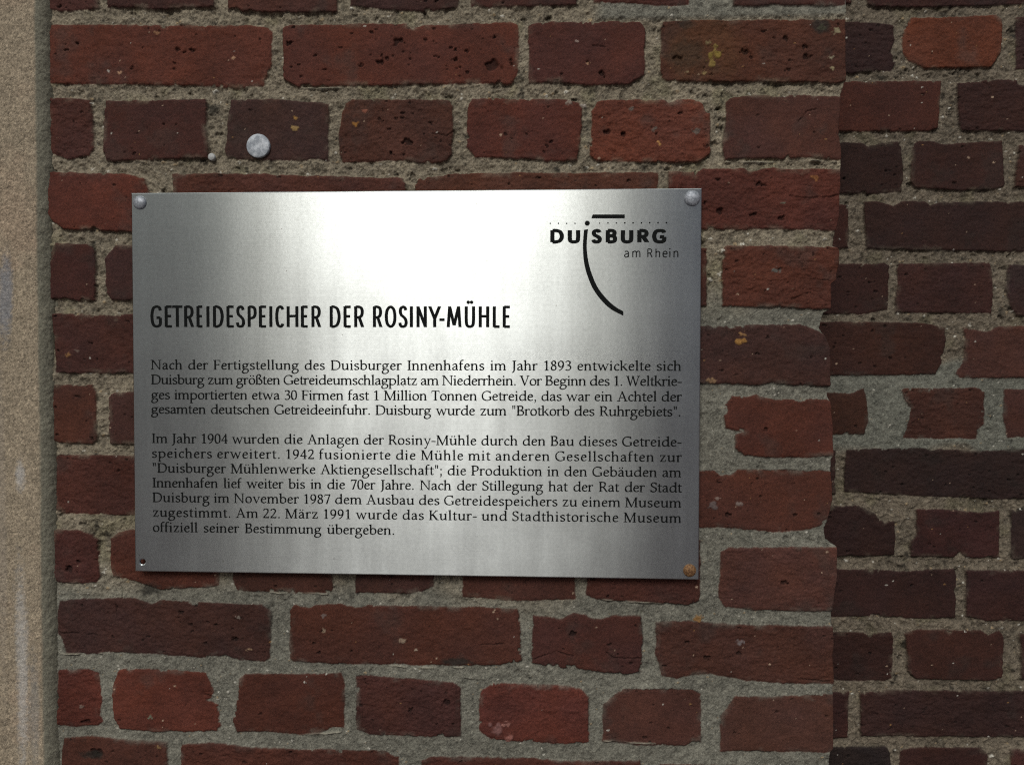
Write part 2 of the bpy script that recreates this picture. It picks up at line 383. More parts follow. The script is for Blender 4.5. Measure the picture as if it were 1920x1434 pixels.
LIPS = [[(735,1248),(800,1251),(870,1251)],[(1100,1121),(1180,1127),(1245,1132)],[(505,1111),(615,1113)],[(820,436),(1000,437)],[(1520,300),(1570,303)],[(1130,1388),(1230,1394)],[(108,1226),(190,1225)],
        [(560,166),(640,165)],[(1360,303),(1450,304)],[(560,1378),(640,1372)]]
CRACKS = [[(1510,517),(1535,525),(1558,527)],[(217,1133),(219,1160)],[(997,1236),(1045,1220),(1075,1230)],[(1137,1223),(1150,1232),(1205,1233)],[(1305,320),(1307,353)],
          [(1480,368),(1520,372),(1574,366)],[(1484,562),(1500,556),(1514,548)],[(1498,226),(1512,210),(1530,203)],[(110,1186),(180,1190)],[(810,250),(840,254),(850,245)],
          [(862,1268),(880,1275),(910,1278)],[(345,1295),(380,1300),(400,1308)],[(225,1100),(228,1122)],[(1208,1135),(1202,1156)],
          [(1092,85),(1135,88)],[(1490,1272),(1555,1278)],[(1140,1391),(1230,1395)],[(900,1208),(960,1206)],[(395,1296),(360,1300)]]

def build_masonry(yplane, bricks, x_l, x_r, z_b, z_t, step, front, seed, gain, edge_px=None):
    px = 0.0006 * (yplane - CAM_Y) / (-CAM_Y)           # size of a photo pixel on this plane
    zs = np.arange(z_b, z_t, step)
    nz = len(zs)
    if edge_px is not None:
        ep = unproject(edge_px, yplane)
        o = np.argsort(ep[:, 1])
        xe = np.interp(zs, ep[o, 1], ep[o, 0]) + 0.0012 * fbm(zs * 0 + 3.1, zs, 0.02, 4, seed + 5)
    else:
        xe = np.full(nz, x_r)
    nx = int((xe.max() - x_l) / step)
    u = np.linspace(0, 1, nx)
    X = x_l + u[None, :] * (xe[:, None] - x_l)
    Z = np.repeat(zs[:, None], nx, 1)
    # ragged arrises: warp the plane before measuring distances
    wx = X + 0.0010 * fbm(X, Z, 0.022, 3, seed + 1, 0.6) + 0.0016 * fbm(X, Z, 0.0065, 4, seed + 61, 0.75)
    wz = Z + 0.0010 * fbm(X, Z, 0.022, 3, seed + 2, 0.6) + 0.0016 * fbm(X, Z, 0.0065, 4, seed + 62, 0.75)
    D = np.full(X.shape, -0.05); ID = np.zeros(X.shape, int)
    for k, (c, poly) in enumerate(bricks):
        q = unproject(poly, yplane)
        m = 0.016
        r0, r1 = np.searchsorted(zs, [q[:, 1].min() - m, q[:, 1].max() + m])
        if r1 <= r0: continue
        cm = (X[r0:r1].max(0) > q[:, 0].min() - m) & (X[r0:r1].min(0) < q[:, 0].max() + m)
        if not cm.any(): continue
        c0, c1 = np.argmax(cm), len(cm) - np.argmax(cm[::-1])
        d = poly_sdf(wx[r0:r1, c0:c1], wz[r0:r1, c0:c1], q)
        sub = D[r0:r1, c0:c1]; better = d > sub
        D[r0:r1, c0:c1] = np.where(better, d, sub)
        ID[r0:r1, c0:c1] = np.where(better, k, ID[r0:r1, c0:c1])
    # chipped arrises
    D = D - 0.0032 * sm(fbm(X, Z, 0.016, 4, seed + 63, 0.65), 0.30, 0.62)
    n = len(bricks)
    rg = np.random.default_rng(seed)
    base = np.array([srgb(*c) for c, _ in bricks])
    lum = base @ np.array([.3, .5, .2]); avg = base.mean(0)
    base = 0.62 * base + 0.38 * avg[None, :] * (0.5 + 0.5 * lum / lum.mean())[:, None]
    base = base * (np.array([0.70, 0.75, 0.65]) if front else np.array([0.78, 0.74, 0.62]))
    pitty = rg.uniform(0.1, 1.0, n) ** 1.6
    off = rg.normal(0, 0.0008, n); tx = rg.normal(0, 0.010, n); tz = rg.normal(0, 0.014, n); rough = rg.uniform(0.5, 1.5, n)
    cen = np.array([unproject(p, yplane).mean(0) for _, p in bricks])
    # ---- brick body
    coarse = fbm(X, Z, 0.030, 4, seed + 3)
    mid = fbm(X * 0.8, Z * 1.3, 0.010, 5, seed + 4, 0.68)
    fine = fbm(X, Z, 0.0034, 2, seed + 6)
    ridge = 1 - np.abs(fbm(X * 0.7 + Z * 0.25, Z * 1.5, 0.022, 4, seed + 8, 0.6)) * 2
    hb = off[ID] + tx[ID] * (X - cen[ID, 0]) + tz[ID] * (Z - cen[ID, 1])
    hb = hb + rough[ID] * (0.0006 * coarse + 0.0011 * mid + 0.00034 * fine) - 0.0010 * np.clip(ridge - 0.82, 0, 1) * 5 * np.clip(rough[ID] - 0.7, 0, 1)
    rnd = 1 - np.clip(D / 0.0024, 0, 1)
    hb = hb - 0.0008 * rnd ** 2
    # ---- mortar: old sandy beds, and newer smooth repointing low down and at the right
    xr, zr = unproject([(1250, 700)], yplane)[0]
    z_new = unproject([(900, 1085)], yplane)[0, 1]
    z_hi = unproject([(900, 300)], yplane)[0, 1]
    wob = 0.05 * fbm(X, Z, 0.07, 3, seed + 9)
    if front:
        newm = np.maximum(sm(z_new - Z + wob, -0.03, 0.03), sm(X - xr + wob, -0.02, 0.02) * sm(unproject([(900, 560)], yplane)[0, 1] - Z + wob * 0.5, -0.02, 0.02))
        zt2 = unproject([(900, 40)], yplane)[0, 1]; xt2 = unproject([(1120, 20)], yplane)[0, 0]
        newm = np.maximum(newm, sm(Z - zt2, -0.004, 0.004) * sm(X - xt2, -0.01, 0.01))
    else:
        za, zc = unproject([(1700, 680)], yplane)[0, 1], unproject([(1700, 850)], yplane)[0, 1]
        newm = sm(za - Z + wob * 0.4, -0.01, 0.01) * sm(Z - zc + wob * 0.4, -0.01, 0.01)
    sand = fbm(X, Z, 0.006, 4, seed + 10, 0.72)
    lump = fbm(X, Z, 0.020, 3, seed + 12)
    big = fbm(X, Z, 0.045, 3, seed + 64)
    hm_old = -0.0036 + 0.0030 * lump + 0.0036 * sand + 0.0022 * big
    hm_new = -0.0019 + 0.0016 * lump + 0.0014 * sand + 0.0014 * big
    hm = hm_old * (1 - newm) + hm_new * newm + rg.normal(0, 0.00022, X.shape)
    isb = sm(D, -0.0010, 0.0003)
    H = hm * (1 - isb) + hb * isb
    # ---- colour
    tone = fbm(X, Z, 0.055, 4, seed + 13)
    blot = fbm(X, Z, 0.020, 4, seed + 14)
    spk = fbm(X, Z, 0.0042, 3, seed + 15, 0.7)
    cb = base[ID]
    v = 1 + 0.26 * tone + 0.20 * blot + 0.16 * spk
    v = v + rg.normal(0, 0.10, X.shape)
    cb = cb * v[..., None]
    warm = np.clip(0.55 * fbm(X, Z, 0.045, 3, seed + 16), -0.3, 0.5)[..., None]
    cb = cb * (1 + warm * np.array([0.30, 0.10, -0.25]))
    dusk = sm(fbm(X, Z, 0.035, 4, seed + 18), 0.18, 0.55)[..., None] * 0.35      # purple-grey kiln flashing
    cb = cb * (1 - dusk) + dusk * cb.mean(-1, keepdims=True) * np.array([1.25, 0.95, 0.82])
    old = srgb(127, 118, 102); new = srgb(115, 113, 103)
    if not front: old, new = srgb(106, 97, 84), srgb(106, 106, 97)  # darker mortar on the recessed wall: its shade is put into the colour
    cm_ = old * (1 - newm[..., None]) + new * newm[..., None]
    moss = sm(fbm(X, Z, 0.04, 4, seed + 20), 0.15, 0.5)[..., None] * 0.35 * (1 - newm[..., None])
    cm_ = cm_ * (1 + (0.22 * tone + (0.42 - 0.14 * newm) * sand + 0.42 * spk + rg.normal(0, 0.20, X.shape))[..., None])
    cm_ = cm_ * (1 - moss) + moss * cm_ * np.array([0.72, 0.80, 0.55])
    soot = sm(fbm(X, Z, 0.013, 4, seed + 21, 0.6), 0.34, 0.62)[..., None] * 0.7 * (1 - 0.6 * newm[..., None])
    cm_ = cm_ * (1 - soot)
    # mortar film smeared over the arrises
    film = np.clip(1 - D / 0.006, 0, 1) * sm(fbm(X, Z, 0.018, 3, seed + 22), 0.05, 0.6) * 0.5
    cb = cb * (1 - film[..., None]) + cm_ * film[..., None] * 0.8
    C = cm_ * (1 - isb[..., None]) + cb * isb[..., None]

    def stamp(x, z, r):
        r0, r1 = np.searchsorted(zs, [z - r * 2.2, z + r * 2.2])
        if r1 <= r0: return None
        row = X[(r0 + r1) // 2]
        c0, c1 = np.searchsorted(row, [x - r * 2.2, x + r * 2.2])
        if c1 <= c0: return None
        s = np.s_[r0:r1, c0:c1]
        rr = np.hypot((X[s] - x) * 0.85, (Z[s] - z) * 1.2) / r + 0.75 * vnoise(X[s], Z[s], max(r * 0.7, 0.0013), seed + 31)
        return s, rr
    # pits, grit and pebbles
    area = (x_l, xe.max(), z_b, z_t)
    def scatter(count, lo, hi, fn, seed2):
        g = np.random.default_rng(seed2)
        for _ in range(count):
            fn(g.uniform(area[0], area[1]), g.uniform(area[2], area[3]), lo + (hi - lo) * g.random() ** 2.5, g)
    def pit(x, z, r, g=None, force=False):
        st = stamp(x, z, r)
        if st is None: return
        s, rr = st
        if not force and (isb[s].mean() < 0.7 or g.random() > pitty[ID[s][0, 0]]): return
        w = 1 - sm(rr, 0.55, 1.05)
        H[s] -= w * min(r * 1.1, 0.0032); C[s] *= (1 - 0.62 * w)[..., None]
    def grit(x, z, r, g=None, colr=None):
        st = stamp(x, z, r)
        if st is None: return
        s, rr = st
        b_ = isb[s].mean() > 0.5
        if colr is None:
            k = g.random()
            colr = srgb(*((175, 150, 128) if k < 0.5 else (190, 186, 176) if k < 0.8 else (150, 112, 70)))
            if not b_: colr = srgb(*((200, 196, 184) if k < 0.55 else (160, 140, 110)))
        w = 1 - sm(rr, 0.6, 1.1)
        H[s] += w * r * (0.15 if b_ else 0.5)
        C[s] = C[s] * (1 - w[..., None] * 0.85) + colr * w[..., None] * 0.85
    sc = (area[1] - area[0]) * (area[3] - area[2])
    scatter(int(6000 * sc), 0.0004, 0.0022, pit, seed + 40)
    scatter(int(550 * sc), 0.0004, 0.0014, lambda x, z, r, g: grit(x, z, r, g), seed + 41)
    def pebble(x, z, r, g):
        st = stamp(x, z, r)
        if st is None or isb[st[0]].mean() > 0.3: return
        if newm[st[0]].mean() > 0.5: r *= 0.6
        grit(x, z, r, g)
    scatter(int(3200 * sc), 0.0005, 0.0024, pebble, seed + 42)
    def gouge(x, z, r, g):
        st = stamp(x, z, r)
        if st is None or isb[st[0]].mean() > 0.3: return
        s, rr = st; w = 1 - sm(rr, 0.4, 1.1)
        H[s] -= w * r * 0.9 * (1 - 0.6 * newm[s]); C[s] *= (1 - 0.35 * w * (1 - 0.5 * newm[s]))[..., None]
    scatter(int(3500 * sc), 0.0008, 0.0042, gouge, seed + 43)
    if front:
        for x, y, r in PIT_MARKS:
            q = unproject([(x, y)], yplane)[0]; pit(q[0], q[1], r * px * 0.95, None, True)
        for x, y, r, c in GRIT_MARKS:
            q = unproject([(x, y)], yplane)[0]; grit(q[0], q[1], r * px, None, srgb(*c) * 0.78)
        for pts in CRACKS:
            q = unproject(pts, yplane)
            r0, r1 = np.searchsorted(zs, [q[:, 1].min() - .004, q[:, 1].max() + .004])
            row = X[(r0 + r1) // 2]
            c0, c1 = np.searchsorted(row, [q[:, 0].min() - .004, q[:, 0].max() + .004])
            if r1 <= r0 or c1 <= c0: continue
            s = np.s_[r0:r1, c0:c1]
            xx = X[s] + 0.0016 * fbm(X[s], Z[s], 0.006, 3, seed + 66); zz = Z[s] + 0.0016 * fbm(X[s], Z[s], 0.006, 3, seed + 67)
            d = np.full(xx.shape, 1.0)
            for (ax, ay), (bx, by) in zip(q[:-1], q[1:]):
                t = np.clip(((xx - ax) * (bx - ax) + (zz - ay) * (by - ay)) / ((bx - ax) ** 2 + (by - ay) ** 2), 0, 1)
                d = np.minimum(d, np.hypot(xx - ax - t * (bx - ax), zz - ay - t * (by - ay)))
            w = (1 - sm(d, 0.0002, 0.0010)) * sm(fbm(X[s], Z[s], 0.009, 2, seed + 68), -0.5, 0.2)
            H[s] -= 0.0020 * w; C[s] *= (1 - 0.4 * w)[..., None]
        for pts in LIPS:                                  # thin lips of mortar squeezed out along the brick edges
            q = unproject(pts, yplane)
            r0, r1 = np.searchsorted(zs, [q[:, 1].min() - .006, q[:, 1].max() + .006])
            row = X[(r0 + r1) // 2]; c0, c1 = np.searchsorted(row, [q[:, 0].min(), q[:, 0].max()])
            if r1 <= r0 or c1 <= c0: continue
            s = np.s_[r0:r1, c0:c1]
            zl = np.interp(X[s], q[:, 0], q[:, 1]) + 0.0010 * fbm(X[s], X[s] * 0, 0.012, 3, seed + 69)
            w = (1 - sm(np.abs(Z[s] - zl), 0.0004, 0.0014)) * sm(fbm(X[s], Z[s] * 0, 0.02, 2, seed + 70), -0.35, 0.1)
            H[s] = np.maximum(H[s], H[s] * (1 - w) + w * 0.0012); C[s] = C[s] * (1 - 0.7 * w[..., None]) + 0.7 * w[..., None] * srgb(150, 145, 130)
        for x, y, rx_, rz_ in DARK_MARKS:                # soot and algae stains
            q = unproject([(x, y)], yplane)[0]
            w = (1 - sm(np.hypot((X - q[0]) / (rx_ * px), (Z - q[1]) / (rz_ * px)) + 0.45 * blot + 0.3 * spk, 0.5, 1.15))[..., None] * 0.8
            C = C * (1 - w) + w * srgb(40, 38, 34)
        q = unproject([(1320, 95)], yplane)[0]           # ochre flashing on the brick with the lichen
        w = (1 - sm(np.hypot((X - q[0]) / (75 * px), (Z - q[1]) / (70 * px)) + 0.3 * blot, 0.6, 1.2))[..., None] * 0.45 * isb[..., None]
        C = C * (1 - w) + w * srgb(88, 58, 34) * (1 + 0.3 * spk[..., None])
    C = np.clip(C * gain, 0.004, 0.75)
    P = np.stack([X, yplane - H, Z], -1)
    if edge_px is not None:                               # the pier's arris and its return face, running back to the recessed wall
        nb = 90
        dep = np.concatenate([np.linspace(0.0012, 0.012, 10), np.linspace(0.0150, 0.262, nb)])
        xs = np.repeat(xe[:, None], len(dep), 1)
        hh = np.repeat(H[:, -1:], len(dep), 1)
        Zd = np.repeat(zs[:, None], len(dep), 1)
        Dd = np.repeat(dep[None, :], nz, 0)
        rough_ = 0.0016 * fbm(Dd, Zd, 0.02, 4, seed + 51) + 0.0008 * fbm(Dd, Zd, 0.004, 3, seed + 52)
        inset = np.where(isb[:, -1:] > 0.5, 0, -0.004)
        xs = xs + rough_ + inset * np.clip(Dd / 0.01, 0, 1) + 0.0004
        P2 = np.stack([xs, yplane - hh + Dd, Zd], -1)
        sp2 = 1 + 0.25 * fbm(Dd, Zd, 0.012, 4, seed + 53)
        C2 = np.repeat(C[:, -3:-2].mean(1, keepdims=True), len(dep), 1) * sp2[..., None]
        P = np.concatenate([P, P2], 1); C = np.concatenate([C, np.clip(C2, 0.004, 0.75)], 1)
    return P, C, X, Z, H

EDGE = [(1586,-420),(1586,20),(1585,150),(1579,170),(1577,185),(1572,240),(1578,290),(1577,310),(1575,330),(1573,400),(1567,432),(1564,460),(1572,468),(1570,500),
        (1566,525),(1557,532),(1557,580),(1545,586),(1541,600),(1536,615),(1545,630),(1556,655),(1557,720),(1553,728),(1552,742),(1557,755),(1560,800),(1562,855),(1557,862),(1558,884),
        (1561,905),(1560,940),(1552,975),(1546,990),(1549,1015),(1568,1024),(1569,1080),(1561,1140),(1559,1150),(1561,1174),(1563,1280),(1560,1290),(1562,1302),(1563,1405),(1556,1412),(1558,1850)]
Y_BACK = 0.235
zt, zb = unproject([(960, -260)], 0)[0, 1], unproject([(960, 1700)], 0)[0, 1]
P, C, *_ = build_masonry(0.0, FR, unproject([(40, 700)], 0)[0, 0], None, zb, zt, 0.00092, True, 101, 1.0, EDGE)
pier = link('brick_pier', grid_mesh('brick_pier', P, C), MAT_WALL)
tag(pier, 'weathered red brick pier with pale mortar joints carrying the metal plaque', 'brick wall')
zt2, zb2 = unproject([(1700, -200)], Y_BACK)[0, 1], unproject([(1700, 1640)], Y_BACK)[0, 1]
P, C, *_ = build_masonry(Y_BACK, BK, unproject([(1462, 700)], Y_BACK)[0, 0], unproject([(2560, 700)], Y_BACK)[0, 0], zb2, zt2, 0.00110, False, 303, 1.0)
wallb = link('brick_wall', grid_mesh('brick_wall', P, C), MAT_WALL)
tag(wallb, 'darker brick wall set back behind the pier beyond its right edge', 'brick wall')

# ------------------------------------------------------------------ sandstone jamb at the left
def build_jamb():
    x1 = unproject([(92, 0)], 0)[0, 0]; x1b = unproject([(109, 1434)], 0)[0, 0]
    z0, z1 = unproject([(90, 0)], 0)[0, 1], unproject([(108, 1434)], 0)[0, 1]
    zs = np.arange(zb, zt, 0.0011)
    xe = np.interp(zs, [z1, z0], [x1b, x1])
    s = np.concatenate([np.arange(-0.60, -0.22, 0.003), np.arange(-0.22, -0.014, 0.0011), np.arange(-0.014, 0.0035, 0.0005)])
    S, Z = np.meshgrid(s, zs); X = S + xe[:, None]
    w = 0.0012 * fbm(X, Z, 0.03, 4, 71)
    S2 = S + w
    front = 0.008
    t = np.clip((S2 + 0.0125) / 0.0135, 0, 1)
    H = front - 0.013 * (1 - np.sqrt(np.clip(1 - 0.98 * t ** 2, 0, 1))) - 0.002 * t
    H = H + 0.0006 * fbm(X, Z, 0.02, 4, 72) + 0.0009 * fbm(X, Z, 0.0042, 3, 73, 0.8) * (1 + 0.8 * t)
    H = H + 0.0016 * t * fbm(X, Z, 0.012, 4, 76)
    spk = fbm(X, Z, 0.0038, 3, 74, 0.8); tone = fbm(X, Z, 0.06, 4, 75); vert = fbm(X * 2.2, Z * 0.35, 0.05, 4, 77)
    c = srgb(150, 137, 118) * np.ones(X.shape + (1,))
    c = c * (1 + 0.14 * tone + 0.12 * vert + 0.36 * spk + np.random.default_rng(5).normal(0, 0.22, X.shape))[..., None]
    pink = sm(fbm(X, Z, 0.05, 3, 79), 0.1, 0.6)[..., None] * 0.35
    c = c * (1 + pink * np.array([0.06, -0.10, -0.12]))
    edge_mask = sm(S2, -0.0150, -0.0105)[..., None]  # greyer tone along the jamb's rounded right edge
    green = srgb(116, 113, 100) * (1 + 0.14 * tone + 0.28 * spk)[..., None]
    c = c * (1 - edge_mask) + green * edge_mask
    # pale lime runs and grey scuffs
    def run(x, y0, y1, wid, colr, amt):
        nonlocal c
        a = unproject([(x, y0)], 0)[0]; b = unproject([(x, y1)], 0)[0]
        zc, hz = (a[1] + b[1]) / 2, (a[1] - b[1]) / 2
        d = np.hypot((X - a[0] - 0.15 * (Z - a[1]) * 0) / (wid * 0.0006), (Z - zc) / hz)
        m = (1 - sm(d + 0.5 * vert + 0.35 * spk, 0.35, 1.15))[..., None] * amt
        c = c * (1 - m) + colr * m
    run(16, 465, 640, 16, srgb(128, 130, 136), 0.75)
    run(46, 850, 930, 12, srgb(186, 184, 182), 0.6)
    run(46, 1020, 1500, 16, srgb(182, 180, 177), 0.6)
    run(70, 1180, 1480, 14, srgb(140, 138, 134), 0.5)
    run(8, 700, 1300, 10, srgb(150, 140, 128), 0.4)
    return grid_mesh('stone_jamb', np.stack([X, -H, Z], -1), np.clip(c, 0.01, 0.8))
jamb = link('stone_jamb', build_jamb(), MAT_STONE)
tag(jamb, 'buff sandstone jamb with pale lime streaks along the left of the brick pier', 'stone jamb')

# ------------------------------------------------------------------ metals and paint
PLATE_H = 0.4355
def metal_plate_mat():
    m, nt, b = new_mat('brushed_stainless_steel')
    co = objco(nt, (3.0, 1.0, 420.0))
    n = noise(nt, 3.0, 6, 0.65, co)
    co2 = objco(nt)
    sp = noise(nt, 260, 3, 0.6, co2); cl = noise(nt, 9, 4, 0.6, co2)
    v = mth(nt, 'ADD', mth(nt, 'MULTIPLY', mth(nt, 'SUBTRACT', n, 0.5), 0.10), mth(nt, 'MULTIPLY', mth(nt, 'SUBTRACT', sp, 0.5), 0.22))
    v = mth(nt, 'ADD', v, mth(nt, 'MULTIPLY', mth(nt, 'SUBTRACT', cl, 0.5), 0.16))
    drip = noise(nt, 1.0, 5, 0.6, objco(nt, (38.0, 1.0, 3.0)))          # faint run-off marks
    v = mth(nt, 'ADD', v, mth(nt, 'MULTIPLY', mth(nt, 'SUBTRACT', drip, 0.5), 0.16))
    ob = nt.nodes.new('ShaderNodeSeparateXYZ'); nt.links.new(co2, ob.inputs[0])
    grime = mth(nt, 'MULTIPLY', sstep(nt, ob.outputs[2], PLATE_H - 0.008, PLATE_H - 0.0015), sstep(nt, noise(nt, 120, 4, 0.7, co2), 0.40, 0.66))   # dirt caught along the top edge
    v = mth(nt, 'SUBTRACT', v, mth(nt, 'MULTIPLY', grime, 0.22))
    v = mth(nt, 'ADD', v, 0.56)
    cc = nt.nodes.new('ShaderNodeCombineColor')
    nt.links.new(mth(nt, 'MULTIPLY', v, 0.945), cc.inputs[0]); nt.links.new(v, cc.inputs[1]); nt.links.new(mth(nt, 'MULTIPLY', v, 1.005), cc.inputs[2])
    # tiny specks of dirt
    vo = nt.nodes.new('ShaderNodeTexVoronoi'); vo.inputs['Scale'].default_value = 55.0
    nt.links.new(co2, vo.inputs['Vector'])
    spk = mth(nt, 'MULTIPLY', mth(nt, 'LESS_THAN', vo.outputs['Distance'], 0.045), mth(nt, 'GREATER_THAN', noise(nt, 30, 2, 0.5, co2), 0.50))
    colr = mixc(nt, mth(nt, 'MULTIPLY', spk, 0.6), cc.outputs[0], (0.16, 0.15, 0.14))
    nt.links.new(colr, b.inputs['Base Color'])
    b.inputs['Metallic'].default_value = 1.0
    rr = mth(nt, 'ADD', mth(nt, 'ADD', mth(nt, 'MULTIPLY', cl, 0.05), mth(nt, 'MULTIPLY', drip, 0.04)), 0.186)
    nt.links.new(rr, b.inputs['Roughness'])
    b.inputs['Anisotropic'].default_value = 1.0
    b.inputs['Anisotropic Rotation'].default_value = 0.25
    tg = nt.nodes.new('ShaderNodeTangent'); tg.direction_type = 'UV_MAP'; tg.uv_map = 'UVMap'
    nt.links.new(tg.outputs[0], b.inputs['Tangent'])
    bp = nt.nodes.new('ShaderNodeBump'); bp.inputs['Strength'].default_value = 0.10; bp.inputs['Distance'].default_value = 0.0002
    nt.links.new(mth(nt, 'ADD', n, mth(nt, 'MULTIPLY', sp, 0.6)), bp.inputs['Height'])
    nt.links.new(bp.outputs[0], b.inputs['Normal'])
    return m

def plain_mat(name, c1, c2, scale, rough, metal=0.0, bump=0.0, spec=0.4):
    m, nt, b = new_mat(name)
    n = noise(nt, scale, 4, 0.6, objco(nt))
    nt.links.new(mixc(nt, sstep(nt, n, 0.35, 0.65), c1, c2), b.inputs['Base Color'])
    b.inputs['Roughness'].default_value = rough; b.inputs['Metallic'].default_value = metal
    b.inputs['Specular IOR Level'].default_value = spec
    if bump:
        bp = nt.nodes.new('ShaderNodeBump'); bp.inputs['Strength'].default_value = 0.6; bp.inputs['Distance'].default_value = bump
        nt.links.new(n, bp.inputs['Height']); nt.links.new(bp.outputs[0], b.inputs['Normal'])
    return m

MAT_PLATE = metal_plate_mat()
MAT_INK = plain_mat('black_enamel', (0.004, 0.005, 0.005), (0.008, 0.009, 0.009), 900, 0.6, 0.0, 0.0, 0.08)
MAT_ZINC = plain_mat('dull_zinc', (0.22, 0.24, 0.27), (0.40, 0.42, 0.46), 300, 0.55, 0.55, 0.0006)
MAT_RUST = plain_mat('rusty_steel', (0.10, 0.045, 0.018), (0.26, 0.14, 0.06), 420, 0.7, 0.15, 0.0006)
MAT_DISC = plain_mat('grey_zinc_disc', (0.24, 0.265, 0.30), (0.50, 0.53, 0.57), 150, 0.6, 0.2, 0.0010)
MAT_PEG = plain_mat('pale_plastic', (0.34, 0.35, 0.35), (0.48, 0.48, 0.47), 500, 0.6)

# ------------------------------------------------------------------ plaque
Y_PL = -0.015                                              # its front face
PT = 0.003
cor = unproject([(246,362.5),(1316,353),(1309.5,1086),(253,1070.5)], Y_PL)
PX0, PX1 = (cor[0, 0] + cor[3, 0]) / 2, (cor[1, 0] + cor[2, 0]) / 2
PZ1, PZ0 = (cor[0, 1] + cor[1, 1]) / 2, (cor[2, 1] + cor[3, 1]) / 2
plaque = bpy.data.objects.new('metal_plaque', None); COL.objects.link(plaque)
plaque.location = ((PX0 + PX1) / 2, Y_PL, PZ0)
ORG = np.array(plaque.location)
tag(plaque, 'brushed steel plaque with black German text screwed to the brick pier', 'plaque')
def U(x, y):                                                # photo pixel -> plaque-local (x, z)
    q = unproject([(x, y)], Y_PL)[0]
    return q[0] - ORG[0], q[1] - ORG[2]

def build_plate():
    bm = bmesh.new()
    hw, hh = (PX1 - PX0) / 2, PZ1 - PZ0
    bv = 0.0009
    def ring(x0, x1, z0, z1, y):
        return [bm.verts.new((x, y, z)) for x, z in ((x0, z0), (x1, z0), (x1, z1), (x0, z1))]
    a = ring(-hw + bv, hw - bv, bv, hh - bv, 0)
    b_ = ring(-hw, hw, 0, hh, bv * 0.8)
    c_ = ring(-hw, hw, 0, hh, PT)
    for p, q in ((a, b_), (b_, c_)):
        for i in range(4):
            j = (i + 1) % 4
            bm.faces.new((p[i], q[i], q[j], p[j]))
    hx, hz = U(267, 1053)
    N = 40
    h = [[bm.verts.new((hx + r * math.cos(2 * math.pi * k / N), y, hz + r * math.sin(2 * math.pi * k / N))) for k in range(N)]
         for r, y in ((0.0042, 0.0), (0.0030, 0.0009), (0.0030, PT))]
    for p, q in zip(h[:-1], h[1:]):
        for i in range(N):
            j = (i + 1) % N
            bm.faces.new((p[i], p[j], q[j], q[i]))
    es = [bm.edges.get((a[i], a[(i + 1) % 4])) for i in range(4)]
    es += [bm.edges.get((h[0][i], h[0][(i + 1) % N])) for i in range(N)]
    bmesh.ops.triangle_fill(bm, edges=es, use_beauty=True, use_dissolve=False)
    es = [bm.edges.get((c_[i], c_[(i + 1) % 4])) for i in range(4)]
    es += [bm.edges.get((h[2][i], h[2][(i + 1) % N])) for i in range(N)]
    bmesh.ops.triangle_fill(bm, edges=es, use_beauty=True, use_dissolve=False)
    bmesh.ops.recalc_face_normals(bm, faces=bm.faces)
    uv = bm.loops.layers.uv.new('UVMap')
    for f in bm.faces:
        for l in f.loops: l[uv].uv = (l.vert.co.x + l.vert.co.y * 0.3, l.vert.co.z + l.vert.co.y * 0.3)
    me = bpy.data.meshes.new('plate'); bm.to_mesh(me); bm.free()
    return me
link('plate', build_plate(), MAT_PLATE, plaque)

def lathe(profile, n=40):
    """profile: (radius, height towards the viewer); axis along -Y"""
    bm = bmesh.new()
    rings = []
    for r, h in profile:
        if r < 1e-7: rings.append([bm.verts.new((0, -h, 0))])
        else: rings.append([bm.verts.new((r * math.cos(2 * math.pi * k / n), -h, r * math.sin(2 * math.pi * k / n))) for k in range(n)])
    for p, q in zip(rings[:-1], rings[1:]):
        for i in range(n):
            j = (i + 1) % n
            if len(q) == 1: f = bm.faces.new((p[i], p[j], q[0]))
            elif len(p) == 1: f = bm.faces.new((p[0], q[j], q[i]))
            else: f = bm.faces.new((p[i], p[j], q[j], q[i]))
            f.smooth = True
    bmesh.ops.recalc_face_normals(bm, faces=bm.faces)
    me = bpy.data.meshes.new('lathe'); bm.to_mesh(me); bm.free()
    return me

def dome(r, h):
    pr = [(r * 0.98, -0.0003), (r, 0.0004)]
    for k in range(1, 9):
        a = k / 8 * math.pi / 2
        pr.append((r * math.cos(a) if k < 8 else 0, 0.0004 + h * math.sin(a)))
    return pr
for (x, y, r, mat, lab) in ((262, 380, 13, MAT_ZINC, None), (1298, 372, 14.5, MAT_ZINC, None), (1293, 1069, 12, MAT_RUST, 'rusty brown dome screw in the lower right corner')):
    s = link('screw', lathe(dome(r * 0.000593, 0.0036)), mat, plaque)
    lx, lz = U(x, y); s.location = (lx, 0, lz)
    tag(s, lab)

# ------------------------------------------------------------------ lettering: strokes of a broad pen, as filled outlines
class Ink:
    def __init__(self): self.v, self.f, self.k = [], [], 0
    def quad_strip(self, L, Rr):
        b = len(self.v)
        y = -0.00012 - 0.000004 * (self.k % 9); self.k += 1
        for (a, c) in zip(L, Rr):
            self.v.append((a[0], y, a[1])); self.v.append((c[0], y, c[1]))
        for i in range(len(L) - 1):
            self.f.append((b + 2 * i, b + 2 * i + 1, b + 2 * i + 3, b + 2 * i + 2))
    def poly(self, pts):
        b = len(self.v)
        y = -0.00012 - 0.000004 * (self.k % 9); self.k += 1
        for p in pts: self.v.append((p[0], y, p[1]))
        self.f.append(tuple(range(b, b + len(pts))))
    def mesh(self, name):
        me = bpy.data.meshes.new(name); me.from_pydata(self.v, [], self.f)
        bm = bmesh.new(); bm.from_mesh(me)
        bm.normal_update()
        for f in bm.faces:
            if f.normal.y > 0: f.normal_flip()
        bm.to_mesh(me); bm.free()
        return me

